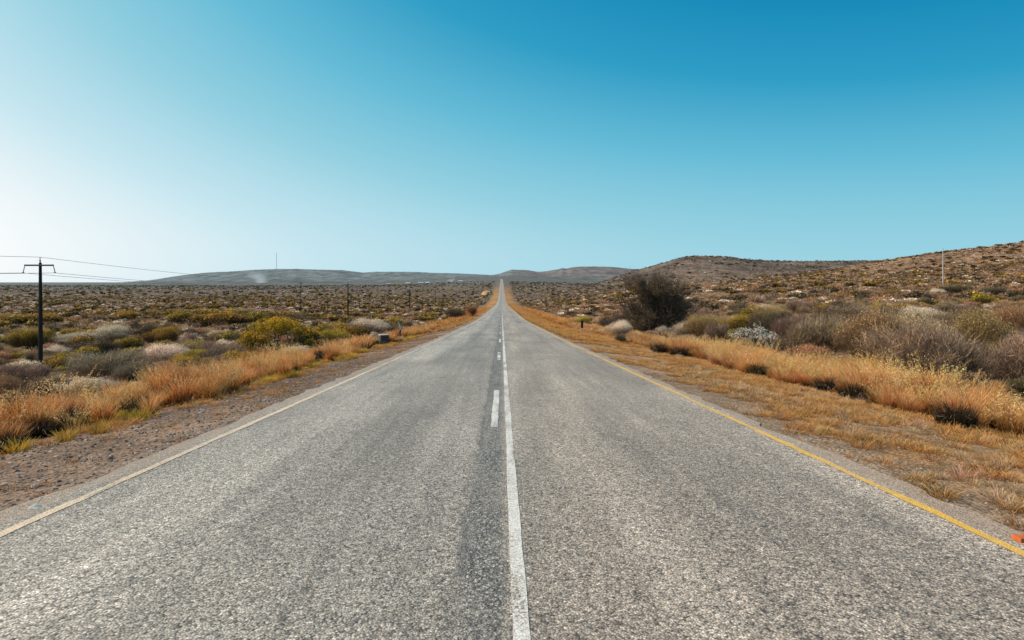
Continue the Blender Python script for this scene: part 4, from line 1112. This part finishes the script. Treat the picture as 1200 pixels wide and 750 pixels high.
# ------------------------------------------------------------------ roadside objects
def brick():
    B = Buf(); B.box((0, 0, .0), (.24, .09, .03), (.60, .15, .05), .003)
    B2 = B.mesh('brick', M_CONC)
    x, Y = 3.70, 4.78
    put('brick_fragment', B2, loc=(x+.02, Y, float(ROADZ(Y))+.017), rz=.0, label='orange-red brick fragment lying beside the yellow edge line', category='brick')
brick()
def block():
    Y = 41.; x = at(450, Y); z = tz(x, Y)
    o = put('concrete_block', None, loc=(x, Y, z), rz=.42, label='dark square concrete block with pale top on the left verge', category='concrete block')
    B = Buf(); B.box((0, 0, .24), (.52, .42, .62), (.10, .098, .088), .03)
    put('body', B.mesh('block_body', M_CONC), o)
    B = Buf(); B.box((0, 0, .575), (.57, .47, .05), (.52, .46, .40), .015); put('cap', B.mesh('block_cap', M_CONC), o)
    B = Buf()
    for k in range(3): B.box((0, -.214, .12+.15*k), (.44, .018, .055), (.05, .05, .046), .004)
    put('grooves', B.mesh('block_grooves', M_CONC), o)
block()
def stump():
    Y = 50.; x = at(469, Y); z = tz(x, Y)
    o = put('crooked_stump', None, loc=(x, Y, z), label='crooked weathered stump with pale bent top on the left verge', category='stump')
    B = Buf(); B.tube([(0, 0, -.15), (.0, 0, .25), (-.03, 0, .5), (.03, 0, .72)], [.085, .075, .065, .06], (.10, .065, .045), 7); put('trunk', B.mesh('stump_trunk', M_BARK), o)
    B = Buf(); B.tube([(.02, -.01, .68), (.06, 0, .86), (-.02, 0, 1.02), (-.09, 0, 1.2), (-.16, 0, 1.33)], [.062, .07, .055, .05, .03], (.58, .50, .42), 7)
    B.tube([(.0, 0, .72), (-.08, 0, .85), (-.14, 0, .96)], [.045, .04, .02], (.55, .48, .4), 6); put('bare_limb', B.mesh('stump_limb', M_BARK), o)
stump()
def marker():
    Y = 58.; x = at(682, Y); z = tz(x, Y)
    o = put('marker_post', None, loc=(x, Y, z), label='short roadside marker with black plate on the right verge', category='marker post')
    B = Buf(); B.tube([(0, 0, -.2), (0, 0, .45), (0, 0, 1.0)], .035, (.42, .36, .3), 8); put('post', B.mesh('marker_pole', M_METAL), o)
    B = Buf(); B.box((0, -.05, .80), (.20, .03, .62), (.018, .018, .02), .008); put('plate', B.mesh('marker_plate', M_METAL), o)
marker()

# ------------------------------------------------------------------ power lines
LXP = -33.8
def power_pole(Y, label, x=LXP, h=8.4, group=None):
    z = tz(x, Y)-.28
    o = put('power_pole', None, loc=(x, Y, z), label=label, category='power pole', group=group)
    B = Buf(); B.tube([(0, 0, -.8), (0.02, 0, h*.3), (.015, 0, h*.65), (0, 0, h-.42)], [.165, .15, .125, .10], (.035, .030, .027), 10); put('pole', B.mesh('pole_shaft', M_WOOD), o)
    B = Buf(); B.box((0, -.13, h-.60), (2.14, .09, .115), (.17, .155, .14), .012); put('crossarm', B.mesh('pole_crossarm', M_WOOD), o)
    B = Buf(); B.tube([(0, 0, h-.46), (-.02, 0, h-.2)], .045, (.04, .035, .03), 8)
    for k in range(3): B.tube([(-.02, 0, h-.24+k*.08), (-.02, 0, h-.20+k*.08)], [.075, .05], (.05, .035, .03), 10)
    put('top_insulator', B.mesh('pole_top_insulator', M_METAL), o)
    for s in (-1, 1):
        B = Buf(); a = np.array([s*1.05, -.13, h-.66]); b = np.array([s*1.17, -.13, h-1.14])
        B.tube([a, b], .022, (.20, .19, .18), 6)
        for k in range(4):
            p = a+(b-a)*(.25+.2*k); q = a+(b-a)*(.31+.2*k); B.tube([p, q], [.055, .035], (.22, .20, .19), 8)
        B.tube([b+np.array([-.07, 0, 0]), b+np.array([.07, 0, -.01])], .035, (.12, .11, .1), 6)
        put('insulator', B.mesh('pole_insulator', M_METAL), o)
    return [np.array([x-.02, Y, z+h]), np.array([x-1.17, Y-.13, z+h-1.16]), np.array([x+1.17, Y-.13, z+h-1.16])]
ends = []
for Y, lab in ((50., 'tall black timber power pole with crossarm, nearest on the left'), (150., 'second power pole of the left line, above the yellow-olive bush'),
               (250., 'third power pole of the left line, nearer the road on the plain'), (350., 'fourth and smallest power pole of the left line')):
    ends.append(power_pole(Y, lab))
behind = [e+np.array([0, -100, .9]) for e in ends[0]]
def wire(pts, sag, r, label, col=(.10, .10, .10)):
    B = Buf(); P = []
    for a, b in zip(pts[:-1], pts[1:]):
        t = np.linspace(0, 1, 25)[:, None]; p = a*(1-t)+b*t; p[:, 2:] -= sag*4*t*(1-t); P.append(p[:-1])
    P.append(np.array([pts[-1]])); B.tube(np.concatenate(P), r, col, 5, False)
    put('power_line', B.mesh('power_line', M_METAL), label=label, category='power line')
for k, lab in enumerate(('topmost wire running along the left power poles', 'left lower wire hanging under the crossarms of the left poles', 'right lower wire hanging under the crossarms of the left poles')):
    wire([behind[k]]+[e[k] for e in ends], .75, .0135, lab)

def thin_pole(px, Y, h, label):
    x = at(px, Y); z = tz(x, Y)
    o = put('telephone_pole', None, loc=(x, Y, z), label=label, category='telephone pole')
    B = Buf(); B.tube([(0, 0, -.5), (.02, 0, h*.5), (0, 0, h)], [.13, .11, .085], (.05, .042, .036), 8); put('pole', B.mesh('thin_pole', M_WOOD), o)
    B = Buf(); B.box((0, -.1, h-.45), (1.1, .07, .08), (.09, .08, .07), .01); put('crossarm', B.mesh('thin_crossarm', M_WOOD), o)
    for s in (-.45, 0, .45):
        B = Buf(); B.tube([(s, -.1, h-.40), (s, -.1, h-.30), (s, -.1, h-.24)], [.03, .045, .02], (.3, .3, .3), 6); put('insulator', B.mesh('thin_insulator', M_METAL), o)
thin_pole(352.5, 172., 8.4, 'thin dark pole above the yellow tree on the left plain')
thin_pole(384, 165., 4.6, 'short thin pole between the two taller distant poles')
thin_pole(464, 190., 3.4, 'smallest thin pole on the plain left of the road, above the stump')

def pale_pole(px, Y, h, label):
    x = at(px, Y); z = tz(x, Y)
    o = put('pale_pole', None, loc=(x, Y, z), label=label, category='utility pole')
    B = Buf(); B.tube([(0, 0, -.5), (0, 0, h*.5), (0, 0, h)], [.13, .115, .09], (.62, .58, .55), 8); put('pole', B.mesh('pale_pole_shaft', M_METAL), o)
    B = Buf(); B.box((0, -.13, h-2.15), (1.7, .07, .09), (.5, .46, .43), .01); put('crossarm', B.mesh('pale_crossarm', M_METAL), o)
    return [np.array([x-.8, Y-.13, z+h-2.08]), np.array([x+.8, Y-.13, z+h-2.08])]
pe = [pale_pole(1105, 170., 9.4, 'thin pale pole standing on the right hillside'), pale_pole(837, 423., 9.0, 'tiny pale pole below the brown hill')]
for k, lab in enumerate(('pale wire from the hillside pole, far one', 'pale wire from the hillside pole, near one')):
    a, b = pe[0][k], pe[1][k]
    c = a+np.array([-6., -150, -.6-.4*k]); wire([c, a, b], .9, .014, lab, (.5, .45, .42))

# ------------------------------------------------------------------ far things: mast, settlement, earth bank, smoke
def mast():
    Y = 3800.; x = at(324, Y); z = tz(x, Y)
    o = put('radio_mast', None, loc=(x, Y, z), label='slender lattice radio mast on the left ridge', category='mast')
    H = 92.
    B = Buf()
    for a in range(3):
        th = a*2.094; B.tube([(math.cos(th)*1.7, math.sin(th)*1.7, -2), (math.cos(th)*.9, math.sin(th)*.9, H)], [.34, .26], (.5, .54, .56), 5)
    put('legs', B.mesh('mast_legs', M_METAL), o)
    B = Buf()
    for k in range(30):
        for a in range(3):
            r0 = 1.7-.8*k/30; r1 = 1.7-.8*(k+1)/30; t0 = a*2.094; t1 = t0+2.094
            B.tube([(math.cos(t0)*r0, math.sin(t0)*r0, k*H/30), (math.cos(t1)*r1, math.sin(t1)*r1, (k+1)*H/30)], .16, (.5, .54, .56), 4, False)
    put('bracing', B.mesh('mast_bracing', M_METAL), o)
mast()
def house(px, Y, w, d, h, rz, wall, roof, label):
    x = at(px, Y); z = tz(x, Y)
    o = put('house', None, loc=(x, Y, z), rz=rz, label=label, category='house')
    B = Buf(); B.box((0, 0, h/2-1), (w, d, h+2), wall, .02); put('wall', B.mesh('house_wall', M_WALL), o)
    B = Buf(); e = .5
    V = [(-w/2-e, -d/2-e, h-.1), (w/2+e, -d/2-e, h-.1), (w/2+e, d/2+e, h-.1), (-w/2-e, d/2+e, h-.1), (-w/2-e, 0, h+d*.2), (w/2+e, 0, h+d*.2)]
    B.add(V, [(0, 1, 5, 4), (2, 3, 4, 5), (3, 2, 1, 0)], [(0, 4, 3), (1, 2, 5)], roof); put('roof', B.mesh('house_roof', M_WALL), o)
    for k in (-.3, .3):
        B = Buf(); B.box((k*w, -d/2-.03, h*.55), (1.4, .08, 1.2), (.05, .06, .07), .01); put('window', B.mesh('house_window', M_WALL), o)
    B = Buf(); B.box((0, -d/2-.03, 1.02), (1., .08, 2.), (.16, .1, .07), .01); put('door', B.mesh('house_door', M_WALL), o)
for q, (px, w, h, wall, roof, lab) in enumerate([
    (456, 16, 4.5, (.55, .56, .56), (.4, .42, .43), 'low grey house, leftmost of the far settlement'), (478, 18, 4.2, (.75, .75, .74), (.66, .67, .67), 'white long house second from the left in the far settlement'),
    (493, 22, 4.2, (.62, .62, .60), (.60, .61, .62), 'pale house with light roof in the middle of the far settlement'), (501, 16, 4.6, (.80, .80, .78), (.70, .71, .72), 'bright white house in the middle of the far settlement'),
    (513, 14, 5., (.5, .48, .46), (.34, .30, .28), 'brownish house right of the bright white house'), (526, 14, 4.4, (.66, .62, .56), (.45, .44, .42), 'cream house right of the smoke in the far settlement'),
    (540, 18, 4.2, (.72, .71, .69), (.60, .60, .61), 'white house nearest the road in the far settlement'), (552, 12, 4., (.5, .46, .42), (.30, .27, .25), 'small dark-roofed house by the road in the far settlement')]):
    house(px, 1950.+30*(q % 3), w*.72, 7., h*.68, .1*((q % 3)-1), wall, roof, lab)

def bank():
    Y = 905.; x = at(571, Y); z = tz(x, Y); r = rg(4)
    n = 28; V = []; th = np.linspace(0, 2*math.pi, n, endpoint=False)
    for k, (q, hh) in enumerate([(1.2, -1.5), (1.05, .6), (.92, 2.0), (.8, 3.6), (.45, 4.3)]):
        j = 1+.5*(fbm(np.cos(th)*2+k*.3, np.sin(th)*2+3, 3)-.5)*2
        V.append(np.stack([np.cos(th)*6.*q*j, np.sin(th)*14.*q*j, np.full(n, hh)+.8*(fbm(th*2, th*0+k, 2)-.5)], 1))
    V = np.concatenate(V+[np.array([[0, 0, 4.2]])])
    i = np.arange(4)[:, None]*n; j = np.arange(n)[None]; kk = (j+1) % n
    Q = np.stack([i+j, i+kk, i+n+kk, i+n+j], -1).reshape(-1, 4); T = [(4*n+a, 4*n+(a+1) % n, 5*n) for a in range(n)]
    me = make_mesh('earth_bank', V, Q, T, np.tile([[.55, .33, .16]], (len(V), 1))*(.8+.4*r.random((len(V), 1))), M_STONE)
    put('earth_bank', me, loc=(x, Y, z), label='pale sandy earth bank beside the far road', category='earth bank')
bank()

def smoke(px, Y, w, h, dens, lean, label):
    """a soft plume: one closed puff-stack holding a thin scattering volume"""
    x = at(px, Y); z = tz(x, Y)
    m, nt, out = nodemat('smoke_haze')
    tc = N(nt, 'ShaderNodeTexCoord'); G = tc.outputs['Generated']
    sep = N(nt, 'ShaderNodeSeparateXYZ'); L(nt, G, sep.inputs[0])
    n = noise_tex(nt, mapping(nt, tc.outputs['Object'], (1/w, 1/w, .8/h)), 5., 4, .6)
    cx = mth(nt, 'ADD', .5-lean*.5+.0, mth(nt, 'MULTIPLY', sep.outputs[2], lean))
    dx = mth(nt, 'ABSOLUTE', mth(nt, 'SUBTRACT', sep.outputs[0], cx))
    wid = mth(nt, 'ADD', .07, mth(nt, 'MULTIPLY', sep.outputs[2], .28))
    core = mth(nt, 'SUBTRACT', 1., mth(nt, 'DIVIDE', dx, wid), clamp=True)
    dy = mth(nt, 'SUBTRACT', 1., mth(nt, 'MULTIPLY', mth(nt, 'ABSOLUTE', mth(nt, 'SUBTRACT', sep.outputs[1], .5)), 2.), clamp=True)
    fade = mth(nt, 'POWER', mth(nt, 'SUBTRACT', 1., sep.outputs[2], clamp=True), 1.5)
    d = mth(nt, 'MULTIPLY', mth(nt, 'MULTIPLY', core, fade), mth(nt, 'MULTIPLY', dy, mapr(nt, n, .2, .8)))
    v = N(nt, 'ShaderNodeVolumePrincipled'); v.inputs['Color'].default_value = (.95, .97, 1, 1)
    L(nt, mth(nt, 'MULTIPLY', d, dens), v.inputs['Density']); L(nt, v.outputs[0], out.inputs['Volume'])
    B = Buf(); B.box((0, 0, h/2-2), (w, w*.7, h+4), (1, 1, 1), w*.05)
    put('smoke', B.mesh('smoke', m), loc=(x, Y, z), kind='stuff', label=label)
smoke(303, 2750., 170., 52., .075, -.2, 'thin white smoke plume rising in front of the left ridge')
smoke(529, 2040., 46., 14., .22, .2, 'small white smoke puff over the far settlement')

# ------------------------------------------------------------------ light, sky, camera
SUN_EL, SUN_AZ = 43., -80.      # azimuth from straight ahead (+Y), negative = to the left
sd = np.array([math.sin(RAD(SUN_AZ))*math.cos(RAD(SUN_EL)), math.cos(RAD(SUN_AZ))*math.cos(RAD(SUN_EL)), math.sin(RAD(SUN_EL))])
ld = bpy.data.lights.new('sun', 'SUN'); ld.energy = 5.0; ld.angle = RAD(.53); ld.color = (1., .87, .70)
lo = bpy.data.objects.new('sun', ld); COL.objects.link(lo); lo.location = (-60, 20, 60)
from mathutils import Vector
lo.rotation_euler = Vector(sd).to_track_quat('Z', 'Y').to_euler()

w = bpy.data.worlds.new('World'); scene.world = w; w.use_nodes = True
nt = w.node_tree; nt.nodes.clear()
sky = nt.nodes.new('ShaderNodeTexSky'); sky.sky_type = 'NISHITA'; sky.sun_disc = False
sky.sun_elevation = RAD(SUN_EL); sky.sun_rotation = RAD(SUN_AZ); sky.air_density = 1.0; sky.dust_density = 2.2; sky.ozone_density = 1.5; sky.altitude = 800
# graded by height above the horizon and by bearing to the sun (world directions)
geo = nt.nodes.new('ShaderNodeTexCoord'); sp = nt.nodes.new('ShaderNodeSeparateXYZ'); nt.links.new(geo.outputs['Generated'], sp.inputs[0])
zz = mth(nt, 'MAXIMUM', sp.outputs[2], 0.)
hh = mth(nt, 'SQRT', mth(nt, 'MAXIMUM', mth(nt, 'SUBTRACT', 1., mth(nt, 'MULTIPLY', zz, zz)), 1e-4))
gd = mth(nt, 'ADD', mth(nt, 'MULTIPLY', sp.outputs[0], math.sin(RAD(-72.))), mth(nt, 'MULTIPLY', sp.outputs[1], math.cos(RAD(-72.))))
gg = mth(nt, 'DIVIDE', gd, hh)
e1 = mth(nt, 'EXPONENT', mth(nt, 'MULTIPLY', zz, -10.)); e2 = mth(nt, 'EXPONENT', mth(nt, 'MULTIPLY', zz, -1/.35))
cs_ = mth(nt, 'ADD', mth(nt, 'MULTIPLY', gd, math.cos(RAD(36.))), mth(nt, 'MULTIPLY', zz, math.sin(RAD(36.))))
e3 = mth(nt, 'EXPONENT', mth(nt, 'MULTIPLY', mth(nt, 'SUBTRACT', cs_, 1.), 6.))
tt = mth(nt, 'ADD', mth(nt, 'MULTIPLY', e1, -.548), -.584)
for a_, c_ in ((e2, 1.815), (gg, .372), (mth(nt, 'MULTIPLY', gg, gg), .229), (mth(nt, 'MULTIPLY', gg, e2), -.254), (e3, .689)):
    tt = mth(nt, 'ADD', tt, mth(nt, 'MULTIPLY', a_, c_))
def lin(r_, g_, b_): return tuple(((c/255+.055)/1.055)**2.4 for c in (r_, g_, b_))
cr = ramp(nt, mth(nt, 'MULTIPLY', tt, 1/1.06), [(0., lin(4, 134, 182)), (.2, lin(44, 157, 198)), (.4, lin(100, 187, 215)), (.6, lin(148, 208, 225)), (.8, lin(198, 230, 240)), (1., lin(253, 254, 254))])
vm = nt.nodes.new('ShaderNodeVectorMath'); vm.operation = 'SCALE'; vm.inputs['Scale'].default_value = 10.
nt.links.new(mixc(nt, 'MIX', .02, cr, mixc(nt, 'MULTIPLY', 1., sky.outputs[0], (.13, .13, .12))), vm.inputs[0])
bg = nt.nodes.new('ShaderNodeBackground'); bg.inputs['Strength'].default_value = .1
nt.links.new(vm.outputs[0], bg.inputs['Color'])
wo = nt.nodes.new('ShaderNodeOutputWorld'); nt.links.new(bg.outputs[0], wo.inputs['Surface'])

cd = bpy.data.cameras.new('camera'); cam = bpy.data.objects.new('camera', cd); COL.objects.link(cam)
cd.lens = 24.; cd.sensor_width = 36.; cd.clip_start = .05; cd.clip_end = 30000
cam.location = (0, 0, EYE)
cam.rotation_euler = (RAD(90), 0, 0)
cd.shift_x = (600-VX)/1200; cd.shift_y = -(375-HY)/1200
scene.camera = cam
scene.view_settings.view_transform = 'Standard'; scene.view_settings.look = 'None'; scene.view_settings.exposure = 0; scene.view_settings.gamma = 1
scene.cycles.max_bounces = 6; scene.cycles.transparent_max_bounces = 8; scene.cycles.volume_bounces = 1
